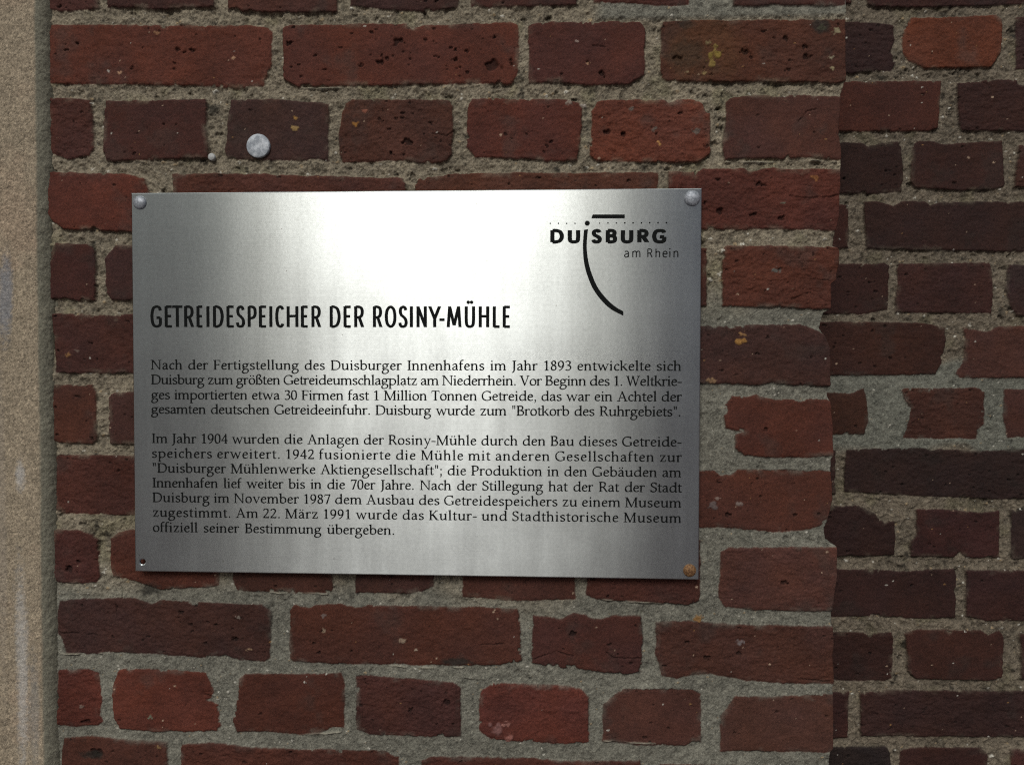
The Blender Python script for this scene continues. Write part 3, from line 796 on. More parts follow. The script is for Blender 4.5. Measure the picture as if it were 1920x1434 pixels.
def smooth(pts, closed=False, sub=7):
    p = np.array(pts, float); n = len(p)
    if n == 2 and not closed: return p
    out = []
    rngk = range(n if closed else n - 1)
    for i in rngk:
        if closed: p0, p1, p2, p3 = p[i - 1], p[i], p[(i + 1) % n], p[(i + 2) % n]
        else:
            p1, p2 = p[i], p[i + 1]
            p0 = p[i - 1] if i > 0 else 2 * p1 - p2
            p3 = p[i + 2] if i + 2 < n else 2 * p2 - p1
        for t in np.arange(sub) / sub:
            out.append(0.5 * ((2 * p1) + (p2 - p0) * t + (2 * p0 - 5 * p1 + 4 * p2 - p3) * t * t + (3 * p1 - p0 - 3 * p2 + p3) * t ** 3))
    out.append(p[0] if closed else p[-1])
    return np.array(out)

def stroke(pts, a, b, ang, closed=False, sub=7):
    """outline of an elliptical nib (half axes a, b, turned by ang) drawn along pts -> left, right"""
    c = smooth(pts, closed, sub)
    if closed: d = np.roll(c[:-1], -1, 0) - np.roll(c[:-1], 1, 0); d = np.vstack([d, d[:1]])
    else: d = np.gradient(c, axis=0)
    d /= np.maximum(np.linalg.norm(d, axis=1, keepdims=True), 1e-9)
    nrm = np.stack([-d[:, 1], d[:, 0]], 1)
    ca, sa = math.cos(ang), math.sin(ang)
    e1, e2 = np.array([ca, sa]), np.array([-sa, ca])
    n1, n2 = nrm @ e1, nrm @ e2
    h = np.sqrt((a * n1) ** 2 + (b * n2) ** 2)
    s = (a * a * n1 / h)[:, None] * e1 + (b * b * n2 / h)[:, None] * e2
    return c + s, c - s

# serif face, 1000 units to the em; items: ('v' stem), ('p' pen), ('c' closed pen), ('g' polygon), ('d' dot)
X_, CAP, ASC = 469, 690, 730
def serif(x, y, l=100, r=100, t=22, up=True):
    s = 1 if up else -1
    return ('g', [(x - l, y), (x + r, y), (x + r, y + s * t), (x + 52, y + s * (t + 12)), (x - 52, y + s * (t + 12)), (x - l, y + s * t)])
def stem(x, y0, y1, w=84):
    w += 12
    return ('g', [(x - w / 2, y0), (x + w / 2, y0), (x + w / 2, y1), (x - w / 2, y1)])
def flag(x, y, w=84): return ('g', [(x - w / 2 - 72, y - 62), (x - w / 2 - 72, y - 40), (x + w / 2, y + 8), (x + w / 2, y - 80), (x - w / 2, y - 80)])
def arch(x0, x1): return ('p', [(x0 + 8, 325), (x0 + 70, 400), (x0 + 160, 443), (x1 - 50, 425), (x1 - 4, 335), (x1, 250)])
def foot(x): return ('p', [(x, 110), (x + 14, 48), (x + 62, 26), (x + 100, 42)])
def dots(x, dx=95, y=620): return [('d', x - dx, y, 52), ('d', x + dx, y, 52)]
G = {}
G['o'] = (546, [('c', [(273,447),(140,400),(78,235),(140,65),(273,22),(406,65),(468,235),(406,400)])])
G['ö'] = (546, G['o'][1] + dots(273))
G['n'] = (582, [stem(112,0,X_-20), flag(112,X_), arch(112,436), stem(436,0,300), serif(112,0,88,92), serif(436,0,92,100)])
G['m'] = (883, [stem(112,0,X_-20), flag(112,X_), arch(112,428), stem(428,0,300), arch(428,744), stem(744,0,300), serif(112,0,88,92), serif(428,0,90,90), serif(744,0,90,98)])
G['h'] = (582, [stem(112,0,ASC-20), flag(112,ASC), arch(112,436), stem(436,0,300), serif(112,0,88,92), serif(436,0,92,100)])
G['u'] = (603, [stem(128,180,X_-20), flag(128,X_), ('p', [(128,230),(132,110),(185,38),(285,30),(380,75),(450,150)]), stem(466,40,X_-20), flag(466,X_), ('g', [(424,110),(424,0),(570,18),(570,42),(508,60)])])
G['ü'] = (603, G['u'][1] + dots(297))
G['r'] = (395, [stem(112,0,X_-20), flag(112,X_), ('p', [(118,320),(170,395),(240,440),(310,446),(368,424)]), ('g', [(318,462),(372,440),(368,372),(330,378)]), serif(112,0,88,104)])
G['i'] = (291, [stem(142,0,X_-20), flag(142,X_), ('d', 138, 640, 58), serif(142,0,98,104)])
G['l'] = (291, [stem(142,0,ASC-20), flag(142,ASC), serif(142,0,98,104)])
G['t'] = (326, [('g', [(96,90),(178,90),(178,600),(96,540)]), ('g', [(22,430),(300,430),(312,X_),(22,X_)]), ('p', [(137,120),(150,50),(205,24),(265,34),(310,62)])])
G['d'] = (611, [('p', [(470,385),(380,440),(270,440),(140,365),(86,215),(128,80),(230,26),(340,48),(470,140)]), stem(480,40,ASC-20), flag(480,ASC), ('g', [(438,110),(438,-6),(590,16),(590,40),(522,62)])])
G['b'] = (553, [stem(108,30,ASC-20), flag(108,ASC), ('p', [(108,325),(190,415),(290,444),(420,390),(474,240),(430,90),(320,24),(210,24),(108,70)])])
G['p'] = (601, [stem(122,-270,X_-20), flag(122,X_), ('p', [(122,345),(210,420),(320,444),(455,385),(518,240),(470,90),(350,24),(230,28),(122,75)]), serif(122,-276,95,115)])
G['g'] = (556, [('c', [(245,447),(135,410),(88,310),(135,205),(245,172),(355,205),(402,310),(355,410)]),
               ('p', [(150,190),(88,130),(120,72),(240,56),(400,36),(480,-50),(440,-170),(290,-252),(130,-240),(50,-160),(75,-70),(150,0),(190,55)]),
               ('p', [(370,400),(430,436),(500,446),(540,440)])])
G['e'] = (479, [('p', [(100,262),(250,268),(400,278)]), ('p', [(402,275),(370,390),(262,447),(150,400),(84,235),(125,85),(240,26),(340,42),(425,95)])])
G['a'] = (500, [('p', [(88,375),(150,430),(240,447),(330,410),(358,310)]), stem(360,70,330), ('p', [(360,290),(250,262),(130,200),(82,120),(120,40),(205,26),(290,62),(360,130)]), foot(360), ('d', 92, 362, 38)])
G['ä'] = (500, G['a'][1] + dots(240))
G['s'] = (424, [('p', [(345,380),(285,438),(190,448),(95,395),(90,325),(170,262),(275,215),(345,145),(320,55),(215,20),(120,32),(62,95)])])
G['c'] = (444, [('p', [(395,380),(320,438),(225,440),(125,350),(82,220),(125,85),(240,26),(340,42),(415,95)]), ('g', [(345,440),(405,424),(402,345),(372,350)])])
G['f'] = (333, [stem(125,0,560), ('p', [(125,520),(140,630),(195,700),(265,715),(335,690)]), ('g', [(22,432),(300,432),(300,X_),(22,X_)]), serif(125,0,98,112)])
G['k'] = (556, [stem(108,0,ASC-20), flag(108,ASC), ('g', [(108,205),(380,445),(340,452),(340,X_),(505,X_),(505,450),(430,440),(150,200)]), ('g', [(200,262),(275,315),(520,30),(560,24),(560,0),(430,0)]), serif(108,0,88,95)])
G['v'] = (565, [('g', [(65,445),(150,445),(310,90),(285,-8),(265,-8)]), ('g', [(285,-8),(470,445),(508,445),(300,-8)]), ('g', [(10,445),(205,445),(205,X_),(10,X_)]), ('g', [(395,445),(560,445),(560,X_),(395,X_)]), ('g',[(262,-8),(300,-8),(320,90),(280,120)])])
G['w'] = (834, [('g', [(62,445),(148,445),(285,100),(262,-8),(238,-8)]), ('g', [(240,-8),(285,-8),(440,445),(400,445)]), ('g', [(375,445),(455,445),(590,100),(565,-8),(545,-8)]), ('g', [(548,-8),(590,-8),(765,445),(722,445)]),
                ('g', [(8,445),(200,445),(200,X_),(8,X_)]), ('g', [(660,445),(826,445),(826,X_),(660,X_)])])
G['y'] = (556, [('g', [(62,445),(150,445),(318,80),(285,10)]), ('g', [(285,30),(455,445),(500,445),(290,-60),(215,-245),(150,-275),(75,-262),(90,-205),(170,-210)]), ('g', [(8,445),(205,445),(205,X_),(8,X_)]), ('g', [(385,445),(548,445),(548,X_),(385,X_)])])
G['z'] = (500, [('g', [(48,0),(445,0),(468,135),(435,135),(415,42),(165,42)]), ('g', [(48,0),(165,36),(455,X_),(345,432)]), ('g', [(70,X_),(455,X_),(420,427),(120,427),(100,345),(66,345)])])
G['ß'] = (556, [stem(118,0,560), ('p', [(118,520),(140,650),(240,718),(345,690),(385,600),(350,520),(270,470),(265,430)]), ('p', [(262,440),(370,370),(470,250),(470,110),(380,26),(290,26),(245,75)]), serif(118,0,92,60)])
WN = 92
def cserif(x, y, up=True, l=112, r=112): return serif(x, y, l, r, 24, up)
G['N'] = (831, [stem(140,0,CAP,46), stem(690,0,CAP,46), ('g', [(90,CAP),(205,CAP),(713,0),(668,-12)]), ('g', [(20,CAP-26),(190,CAP-26),(190,CAP),(20,CAP)]), cserif(140,0), ('g', [(580,CAP-26),(800,CAP-26),(800,CAP),(580,CAP)])])
G['F'] = (556, [stem(150,0,CAP,WN), cserif(150,0,True,118,135), ('g', [(34,CAP-36),(515,CAP-36),(515,CAP),(34,CAP)]), ('g', [(480,CAP),(515,CAP),(528,540),(496,540)]), ('g', [(190,338),(440,338),(440,376),(190,376)]), ('g', [(412,290),(446,290),(446,428),(412,428)])])
G['D'] = (774, [stem(150,0,CAP,WN), ('p', [(40,668),(300,670),(480,640),(640,540),(690,350),(650,170),(510,50),(320,20),(40,22)])])
G['I'] = (337, [stem(168,0,CAP,WN), cserif(168,0,True,125,125), cserif(168,CAP,False,125,125)])
G['J'] = (333, [stem(180,40,CAP,WN), cserif(180,CAP,False,125,125), ('p', [(180,120),(172,0),(120,-110),(10,-170)])])
G['G'] = (763, [('p', [(645,570),(570,640),(430,672),(260,640),(120,510),(76,330),(130,140),(290,35),(460,20),(590,55),(655,100)]), stem(655,60,290,WN), cserif(655,290,False,115,80), ('g', [(630,690),(660,690),(668,520),(636,520)])])
G['V'] = (722, [('g', [(75,CAP-10),(180,CAP-10),(390,110),(365,-8),(345,-8)]), ('g', [(350,-8),(392,-8),(650,CAP-10),(600,CAP-10)]), cserif(130,CAP,False,120,120), cserif(622,CAP,False,100,90)])
G['B'] = (611, [stem(150,0,CAP,WN), ('p', [(40,668),(300,672),(430,640),(468,535),(410,420),(300,375),(190,368)]), ('p', [(190,366),(350,356),(480,300),(525,190),(470,65),(330,22),(40,22)])])
G['W'] = (1000, [('g', [(70,CAP-10),(172,CAP-10),(330,120),(305,-8),(280,-8)]), ('g', [(284,-8),(330,-8),(510,CAP-10),(468,CAP-10)]), ('g', [(440,CAP-10),(535,CAP-10),(700,120),(675,-8),(652,-8)]), ('g', [(655,-8),(700,-8),(920,CAP-10),(872,CAP-10)]), cserif(120,CAP,False,110,110), cserif(490,CAP,False,60,100), cserif(900,CAP,False,95,85)])
G['M'] = (946, [stem(140,0,CAP-20,50), stem(790,0,CAP,WN), ('g', [(95,CAP),(205,CAP),(495,90),(465,-8),(440,-8)]), ('g', [(450,-8),(490,-8),(800,CAP),(745,CAP)]), cserif(140,0), cserif(790,0), cserif(800,CAP,False,60,100), cserif(125,CAP,False,95,60)])
G['T'] = (613, [stem(306,0,CAP,WN), cserif(306,0,True,130,130), ('g', [(30,CAP-38),(583,CAP-38),(583,CAP),(30,CAP)]), ('g', [(22,545),(52,545),(66,CAP),(30,CAP)]), ('g', [(547,CAP),(583,CAP),(591,545),(561,545)])])
G['A'] = (778, [('g', [(325,CAP+10),(410,CAP+10),(690,20),(585,20)]), ('g', [(345,CAP-40),(385,CAP-30),(165,20),(115,20)]), ('g', [(205,235),(560,235),(548,272),(218,272)]), cserif(140,0,True,115,110), cserif(640,0,True,125,125)])
G['R'] = (668, [stem(150,0,CAP,WN), cserif(150,0,True,115,125), ('p', [(40,668),(310,672),(440,630),(485,520),(430,390),(320,335),(190,330)]), ('g', [(290,345),(385,355),(620,30),(668,24),(668,0),(535,0)])])
G['P'] = (604, [stem(150,0,CAP,WN), cserif(150,0,True,115,135), ('p', [(40,668),(320,672),(460,625),(515,500),(460,360),(320,300),(190,305)])])
G['S'] = (525, [('p', [(445,570),(375,645),(250,672),(125,620),(90,510),(160,410),(290,345),(410,270),(440,160),(370,55),(240,18),(120,45),(55,115)]), ('g', [(425,680),(455,680),(462,520),(432,520)]), ('g', [(44,180),(72,180),(78,20),(48,20)])])
G['K'] = (726, [stem(150,0,CAP,WN), cserif(150,0,True,115,115), cserif(150,CAP,False,115,115), ('g', [(185,330),(530,CAP-20),(590,CAP-20),(235,310)]), cserif(570,CAP,False,95,100), ('g', [(250,355),(355,410),(660,30),(722,24),(722,0),(545,0)])])
G['0'] = (500, [('c', [(250,668),(120,590),(76,340),(120,90),(250,22),(380,90),(424,340),(380,590)])])
G['1'] = (500, [stem(268,0,CAP,86), cserif(268,0,True,140,140), ('g', [(110,560),(100,590),(268,CAP+5),(268,620)])])
G['2'] = (500, [('p', [(70,540),(130,640),(250,670),(370,610),(395,500),(340,370),(200,190),(70,50)]), ('g', [(45,0),(445,0),(470,130),(440,130),(415,70),(60,70)])])
G['3'] = (500, [('p', [(80,590),(160,660),(270,670),(370,610),(380,510),(300,410),(190,365)]), ('p', [(190,370),(330,350),(420,265),(420,150),(330,45),(190,18),(70,60)])])
G['4'] = (500, [stem(350,0,680,80), ('g', [(20,180),(480,180),(480,232),(20,232)]), ('g', [(20,200),(80,205),(385,660),(345,690)]), cserif(350,0,True,95,95)])
G['7'] = (500, [('g', [(60,CAP-62),(470,CAP-62),(470,CAP),(60,CAP)]), ('g', [(390,CAP-40),(470,CAP-10),(240,-10),(150,-10)]), ('g', [(50,540),(80,540),(90,CAP),(60,CAP)])])
G['8'] = (500, [('c', [(250,670),(150,625),(110,525),(170,425),(270,365),(380,290),(405,170),(360,60),(245,20),(130,65),(90,170),(130,280),(240,360),(340,430),(385,530),(345,630)])])
G['9'] = (500, [('c', [(245,668),(125,610),(76,460),(125,310),(240,260),(360,320),(420,470),(370,610)]), ('p', [(420,470),(400,280),(300,110),(120,-10)])])
G['.'] = (250, [('d', 125, 45, 58)])
G[','] = (250, [('d', 125, 48, 55), ('g', [(90,20),(178,45),(160,-60),(85,-150),(70,-130),(115,-60)])])
G[';'] = (250, [('d', 125, 400, 58)] + G[','][1])
G['-'] = (333, [('g', [(30,220),(303,220),(303,278),(30,278)])])
G['"'] = (371, [('g', [(78,CAP+20),(158,CAP+20),(136,470),(100,470)]), ('g', [(213,CAP+20),(293,CAP+20),(271,470),(235,470)])])

def fatten(pts, d):
    p = np.array(pts, float)
    area = 0.5 * np.sum(p[:, 0] * np.roll(p[:, 1], -1) - np.roll(p[:, 0], -1) * p[:, 1])
    if area < 0: p = p[::-1]
    e0 = p - np.roll(p, 1, 0); e1 = np.roll(p, -1, 0) - p
    n0 = np.stack([e0[:, 1], -e0[:, 0]], 1); n0 /= np.linalg.norm(n0, axis=1, keepdims=True) + 1e-9
    n1 = np.stack([e1[:, 1], -e1[:, 0]], 1); n1 /= np.linalg.norm(n1, axis=1, keepdims=True) + 1e-9
    m = n0 + n1
    m = m / np.maximum((m * m).sum(1, keepdims=True) / 2, 0.35)
    return p + d * m
def draw_glyph(ink, items, ox, oz, s, a=40, b=15, ang=R(22), grow=0):
    T = lambda p: (ox + p[0] * s, oz + p[1] * s)
    for it in items:
        if it[0] in 'pc':
            L, Q = stroke([T(p) for p in it[1]], (a + grow) * s, (b + grow) * s, ang, it[0] == 'c')
            ink.quad_strip(L, Q)
        elif it[0] == 'g': ink.poly([T(p) for p in fatten(it[1], 10)])
        elif it[0] == 'd':
            ink.poly([T((it[1] + it[3] * math.cos(t), it[2] + it[3] * math.sin(t))) for t in np.linspace(0, 2 * math.pi, 17)[:-1]])

# text lines: text, left x, right x, baseline y left, right, widest word and its width in the photograph's pixels
LINES = [
 ('Nach der Fertigstellung des Duisburger Innenhafens im Jahr 1893 entwickelte sich', 283, 1277.5, 693, 694.6, 'Fertigstellung', 162.9),
 ('Duisburg zum größten Getreideumschlagplatz am Niederrhein. Vor Beginn des 1. Weltkrie-', 283.4, 1278, 720.6, 723, 'Getreideumschlagplatz', 252.6),
 ('ges importierten etwa 30 Firmen fast 1 Million Tonnen Getreide, das war ein Achtel der', 284, 1278, 749, 751.8, 'importierten', 140.4),
 ('gesamten deutschen Getreideeinfuhr. Duisburg wurde zum "Brotkorb des Ruhrgebiets".', 284, 1276.6, 776, 779.7, 'Getreideeinfuhr.', 182.4),
 ('Im Jahr 1904 wurden die Anlagen der Rosiny-Mühle durch den Bau dieses Getreide-', 284.6, 1277.8, 831.3, 836, 'Rosiny-Mühle', 164.8),
 ('speichers erweitert. 1942 fusionierte die Mühle mit anderen Gesellschaften zur', 285, 1278, 858.6, 865, 'Gesellschaften', 181.7),
 ('"Duisburger Mühlenwerke Aktiengesellschaft"; die Produktion in den Gebäuden am', 285.5, 1277.4, 886.5, 893.3, 'Aktiengesellschaft";', 230.3),
 ('Innenhafen lief weiter bis in die 70er Jahre. Nach der Stillegung hat der Rat der Stadt', 285.8, 1278, 914, 922, 'Innenhafen', 126.9),
 ('Duisburg im November 1987 dem Ausbau des Getreidespeichers zu einem Museum', 286, 1277.4, 942, 950, 'Getreidespeichers', 211.2),
 ('zugestimmt. Am 22. März 1991 wurde das Kultur- und Stadthistorische Museum', 286.4, 1277.4, 970, 978, 'Stadthistorische', 196.4),
 ('offiziell seiner Bestimmung übergeben.', 286.7, 740, 996.5, None, 'Bestimmung', 146.1),
]
PXS = (PX1 - PX0) / 1065.0                                 # metres per photo pixel on the plaque
EM = 25.9 * PXS
ZL = [(U(l[1], l[3])[1] + U(l[2], l[4])[1]) / 2 if l[4] else U(l[1], l[3])[1] for l in LINES]
def set_line(ink, text, x0, x1, z, wordinfo):
    s = EM / 1000.0
    w, wpx = wordinfo
    nat = sum(G[c][0] for c in w) - 60
    e = (wpx * PXS / s - nat) / (len(w) - 1)
    words = text.split(' ')
    ww = [sum(G[c][0] for c in q) + e * (len(q) - 1) for q in words]
    gap = ((x1 - x0) / s + 50 - sum(ww)) / (len(words) - 1)
    x = -25
    for q, wd in zip(words, ww):
        for c in q:
            draw_glyph(ink, G[c][1], x0 + x * s, z, s, grow=17)
            x += G[c][0] + e
        x += gap - e
    return e, gap
for name, rows, lab in (('paragraph_lettering', range(0, 4), 'upper paragraph of four lines in black serif letters'), ('paragraph_lettering', range(4, 11), 'lower paragraph of seven lines in black serif letters')):
    ink = Ink()
    for i in rows:
        t = LINES[i]
        xl = U(t[1], t[3])[0]; xr = U(t[2], t[4] or t[3])[0]
        z = ZL[i]
        e, gap = set_line(ink, t[0], xl, xr, z, (t[5], t[6]))
        print('LINE', i, round(e, 1), round(gap, 1), round(z, 5))
    o = link(name, ink.mesh(name), MAT_INK, plaque); tag(o, lab)

# condensed grotesque heading: every letter in its own box of the photograph
def sans(ch):
    """strokes in a unit box (0..1, 0..1): ('l' polyline), ('s' smooth)"""
    return {
     'G': [('s', [(1,.80),(.90,.95),(.55,1.0),(.16,.90),(.0,.5),(.16,.1),(.55,0),(.90,.05),(1,.20),(1,.44)]), ('l', [(.55,.44),(1.0,.44)])],
     'E': [('l', [(0,-.03),(0,1.03)]), ('l', [(0,1),(1.1,1)]), ('l', [(0,.52),(.98,.52)]), ('l', [(0,0),(1.1,0)])],
     'T': [('l', [(.5,-.03),(.5,1)]), ('l', [(-.12,1),(1.12,1)])],
     'R': [('l', [(0,-.03),(0,1.03)]), ('s', [(0,1),(.45,1),(.82,.93),(.94,.74),(.82,.55),(.45,.47),(0,.47)]), ('l', [(.50,.47),(1.0,-.03)])],
     'I': [('l', [(.5,-.03),(.5,1.03)])],
     'D': [('l', [(0,-.03),(0,1.03)]), ('s', [(0,1),(.35,1),(.80,.88),(1,.5),(.80,.12),(.35,0),(0,0)])],
     'S': [('s', [(.95,.83),(.80,.96),(.48,1),(.14,.92),(.06,.76),(.20,.60),(.55,.50),(.88,.38),(1,.20),(.84,.04),(.45,0),(.12,.04),(-.04,.20)])],
     'P': [('l', [(0,-.03),(0,1.03)]), ('s', [(0,1),(.45,1),(.86,.93),(1,.72),(.86,.51),(.45,.43),(0,.43)])],
     'C': [('s', [(1,.86),(.80,.97),(.5,1),(.14,.88),(0,.5),(.14,.12),(.5,0),(.80,.03),(1,.14)])],
     'H': [('l', [(0,-.03),(0,1.03)]), ('l', [(1,-.03),(1,1.03)]), ('l', [(0,.53),(1,.53)])],
     'O': [('c', [(.5,1),(.13,.86),(0,.5),(.13,.14),(.5,0),(.87,.14),(1,.5),(.87,.86)])],
     'N': [('l', [(0,-.03),(0,1.03)]), ('l', [(1,-.03),(1,1.03)]), ('l', [(0,1.0),(1,0.0)])],
     'Y': [('l', [(-.06,1.03),(.5,.40)]), ('l', [(1.06,1.03),(.5,.40)]), ('l', [(.5,-.03),(.5,.42)])],
     '-': [('l', [(-.72,.35),(1.72,.35)])],
     'M': [('l', [(0,-.03),(.12,1.03)]), ('l', [(1,-.03),(.88,1.03)]), ('l', [(.13,1.0),(.5,.06)]), ('l', [(.87,1.0),(.5,.06)])],
     'Ü': [('s', [(0,1.03),(0,.35),(.10,.08),(.5,0),(.90,.08),(1,.35),(1,1.03)]), ('d', .27, 1.24), ('d', .73, 1.24)],
     'U': [('s', [(0,1.03),(0,.35),(.10,.08),(.5,0),(.90,.08),(1,.35),(1,1.03)])],
     'L': [('l', [(0,-.03),(0,1.03)]), ('l', [(0,0),(1.1,0)])],
     'B': [('l', [(0,-.03),(0,1.03)]), ('s', [(0,1),(.5,1),(.84,.93),(.92,.76),(.80,.60),(.45,.53),(0,.53)]), ('s', [(0,.53),(.5,.53),(.90,.45),(1,.26),(.90,.08),(.5,0),(0,0)])],
    }[ch]
def letter(ink, ch, x0, x1, y0, y1, hw, hh, rdot=None):
    """outer box in pixels x0..x1, baseline y0, cap y1; half stem hw, half bar hh"""
    a, z0 = U(x0, y0); b, z1 = U(x1, y1)
    hw *= PXS; hh *= PXS
    fx = lambda u: a + hw + u * (b - a - 2 * hw); fz = lambda v: z0 + hh + v * (z1 - z0 - 2 * hh)
    clampz = lambda z: min(max(z, z0), z1)
    for it in sans(ch):
        if it[0] == 'd':
            c = (fx(it[1]), fz(it[2])); r = rdot * PXS
            ink.poly([(c[0] + r * math.cos(t), c[1] + r * math.sin(t)) for t in np.linspace(0, 2 * math.pi, 17)[:-1]])
            continue
        pts = [(fx(p[0]), fz(p[1])) for p in it[1]]
        if it[0] == 'l':
            (xa, za), (xb, zb_) = pts
            if abs(xa - xb) < 1e-9: ink.poly([(xa - hw, clampz(za)), (xa + hw, clampz(za)), (xa + hw, clampz(zb_)), (xa - hw, clampz(zb_))])
            elif abs(za - zb_) < 1e-9: ink.poly([(xa, za - hh), (xb, za - hh), (xb, za + hh), (xa, za + hh)])
            else:
                za, zb_ = clampz(za), clampz(zb_)
                w = hw * math.hypot(xb - xa, zb_ - za) / abs(zb_ - za) * 0.98
                ink.poly([(xa - w, za), (xa + w, za), (xb + w, zb_), (xb - w, zb_)])
        else:
            L, Q = stroke(pts, hw, hh, 0.0, it[0] == 'c', 10)
            ink.quad_strip(L, Q)
ink = Ink()
t1 = lambda x: 240 + x / 3.556
t2 = lambda x: 780 + x / 3.4286
HEAD = [('G',t1(150),t1(225)),('E',t1(245),t1(298)),('T',t1(292),t1(366)),('R',t1(375),t1(440)),('E',t1(457),t1(503)),('I',t1(522),t1(544)),('D',t1(567),t1(638)),('E',t1(657),t1(711)),
        ('S',t1(720),t1(780)),('P',t1(798),t1(858)),('E',t1(873),t1(927)),('I',t1(942),t1(963)),('C',t1(982),t1(1043)),('H',t1(1058),t1(1136)),('E',t1(1153),t1(1205)),('R',t1(1223),t1(1288)),
        ('D',t1(1345),t1(1418)),('E',t1(1437),t1(1492)),('R',t1(1508),t1(1575)),('R',t1(1633),t1(1697)),('O',t1(1712),t1(1790)),('S',t1(1803),t1(1865)),('I',t1(1880),t1(1899)),
        ('N',t2(3),t2(70)),('Y',t2(82),t2(158)),('-',t2(150),t2(184)),('M',t2(197),t2(293)),('Ü',t2(313),t2(380)),('H',t2(403),t2(471)),('L',t2(493),t2(545)),('E',t2(557),t2(611))]
for ch, x0, x1 in HEAD:
    f = (x0 - 282) / 676.0
    letter(ink, ch, x0, x1, 614.4 + 0.6 * f, 572.6 + 0.6 * f, 2.95, 2.45, 3.2)
o = link('heading_lettering', ink.mesh('heading_lettering'), MAT_INK, plaque)
tag(o, 'tall condensed black capitals of the heading')

# city emblem at the upper right
def tp(x, y): return U(780 + x / 3.4286, 340 + y / 3.4286)
emblem = bpy.data.objects.new('city_emblem', None); COL.objects.link(emblem); emblem.parent = plaque
ink = Ink()
for ch, x0, x1 in (('D',863,952),('U',975,1056),('S',1127,1196),('B',1219,1294),('U',1316,1398),('R',1422,1499),('G',1517,1610)):
    letter(ink, ch, 780 + x0 / 3.4286, 780 + x1 / 3.4286, 340 + 401 / 3.4286, 340 + 306 / 3.4286, 3.95, 3.05)
link('wordmark', ink.mesh('wordmark'), MAT_INK, emblem)
ink = Ink()
s_ = 3.4286
LH = {'a': (0, [('s', [(.06,.88),(.35,1),(.72,.97),(.95,.80),(.97,.55),(.97,0)]), ('s', [(.97,.58),(.55,.56),(.12,.45),(0,.24),(.12,.05),(.42,.0),(.78,.10),(.97,.32)])]),
      'm': (0, [('l', [(0,0),(0,1)]), ('s', [(0,.72),(.12,.93),(.27,1),(.43,.93),(.49,.70),(.49,0)]), ('s', [(.49,.72),(.62,.93),(.78,1),(.93,.93),(1,.70),(1,0)])]),
      'R': (1, [('l', [(0,0),(0,1)]), ('s', [(0,1),(.45,1),(.80,.93),(.92,.76),(.80,.58),(.45,.50),(0,.50)]), ('l', [(.50,.50),(1,0)])]),
      'h': (2, [('l', [(0,0),(0,1)]), ('s', [(0,.46),(.22,.62),(.55,.68),(.86,.63),(1,.48),(1,0)])]),
      'e': (0, [('s', [(.02,.53),(.5,.53),(.98,.55),(.92,.84),(.55,1),(.16,.85),(0,.48),(.16,.12),(.55,0),(.92,.08)])]),
      'i': (0, [('l', [(.5,0),(.5,1)]), ('d', .5, 1.36)]),
      'n': (0, [('l', [(0,0),(0,1)]), ('s', [(0,.70),(.22,.92),(.55,1),(.86,.93),(1,.70),(1,0)])])}
for ch, x0, x1 in (('a',1338,1370),('m',1390,1443),('R',1487,1521),('h',1539,1570),('e',1584,1617),('i',1628,1636),('n',1655,1687)):
    typ, items = LH[ch]
    top = {0: 446, 1: 432, 2: 429}[typ]
    a, z0 = tp(x0, 488); b, z1 = tp(x1, top)
    hw = 1.0 * PXS
    for it in items:
        if it[0] == 'd':
            c = tp(1632, 434); r = 1.3 * PXS
            ink.poly([(c[0] + r * math.cos(t), c[1] + r * math.sin(t)) for t in np.linspace(0, 2 * math.pi, 13)[:-1]]); continue
        pts = [(a + hw + p[0] * (b - a - 2 * hw), z0 + (hw if 0 < p[1] <= 1 and p[1] != 1 else 0) * 0 + p[1] * (z1 - z0 - hw)) for p in it[1]]
        L, Q = stroke(pts, hw, hw * 0.92, 0.0, False, 9)
        ink.quad_strip(L, Q)
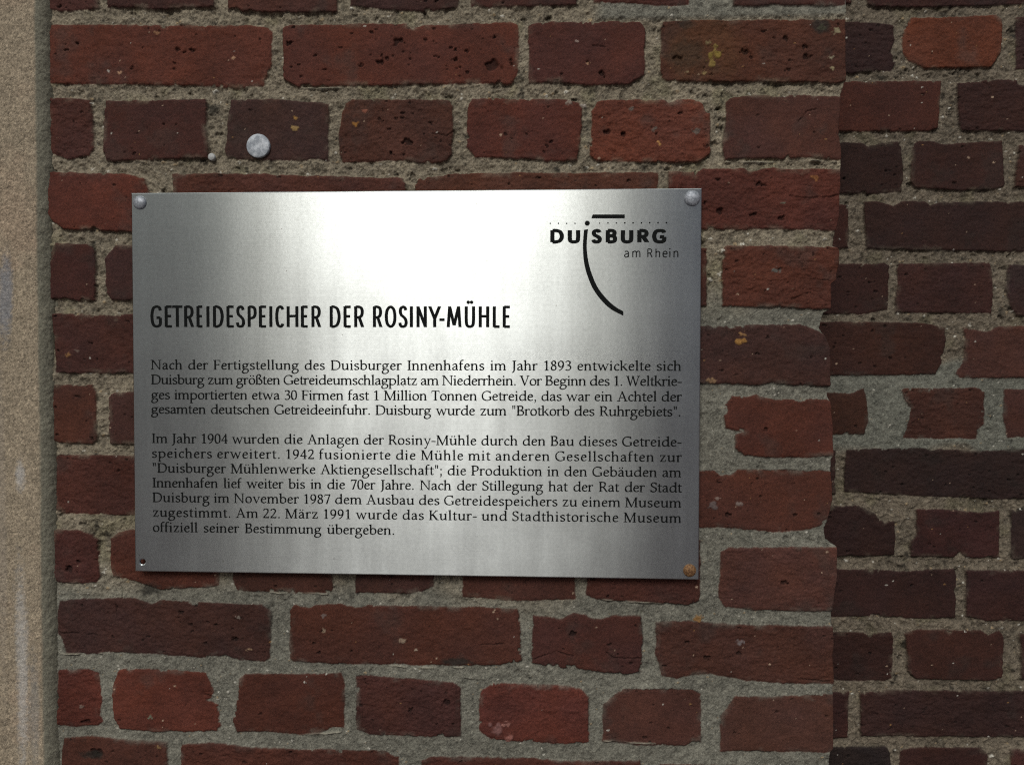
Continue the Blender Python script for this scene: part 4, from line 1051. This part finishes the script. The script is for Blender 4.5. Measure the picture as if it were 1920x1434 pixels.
link('river_lettering', ink.mesh('river_lettering'), MAT_INK, emblem)
ink = Ink()
L = [tp(x, y) for x, y in smooth([(1080,312),(1075,370),(1073,430),(1080,520),(1103,610),(1143,700),(1205,780),(1262,828),(1333,864)])]
Q = [tp(x, y) for x, y in smooth([(1106,308),(1100,370),(1098,430),(1108,515),(1132,600),(1172,688),(1232,762),(1285,808),(1333,836)])]
ink.quad_strip(L, Q)
link('arc_stroke', ink.mesh('arc_stroke'), MAT_INK, emblem)
ink = Ink(); ink.poly([tp(*p) for p in ((1127,239),(1136,214),(1342,214),(1342,239))])
link('bar', ink.mesh('bar'), MAT_INK, emblem)
ink = Ink()
for x, y, r in [(863,271,4.3),(916,271,4.6),(969,271,4.6),(1022,271,4.4),(1181,270,4),(1234,269,4.6),(1288,269,4.6),(1342,268,5),(1395,268,5.2),(1449,268,5.2),(1502,267,5.2),(1556,267,5.2),(1610,267,5.2),(1101,270,16)]:
    c = tp(x, y); r *= PXS / s_
    ink.poly([(c[0] + r * math.cos(t), c[1] + r * math.sin(t)) for t in np.linspace(0, 2 * math.pi, 25)[:-1]])
link('dot_row', ink.mesh('dot_row'), MAT_INK, emblem)

# ------------------------------------------------------------------ disc and peg on the bricks above the plaque
q = unproject([(483, 273)], -0.004)[0]
r = 22.5 * 0.0006
disc = link('metal_disc', lathe([(r * 0.97, -0.006), (r, 0.0012), (r * 0.975, 0.0019), (r * 0.92, 0.0022), (r * 0.45, 0.0023), (r * 0.12, 0.0022), (0, 0.0020)], 56), MAT_DISC)
disc.location = (q[0], -0.001, q[1])
tag(disc, 'round pale grey metal disc on the dark purple brick above the plaque', 'metal disc')
q = unproject([(396, 294)], 0.0)[0]
r = 7 * 0.0006
peg = link('wall_peg', lathe([(r * 0.9, -0.008), (r, 0.0004), (r * 0.75, 0.0014), (0, 0.0018)], 24), MAT_PEG)
peg.location = (q[0], 0.0012, q[1])
tag(peg, 'tiny pale peg in the mortar joint beside the round metal disc', 'wall peg')
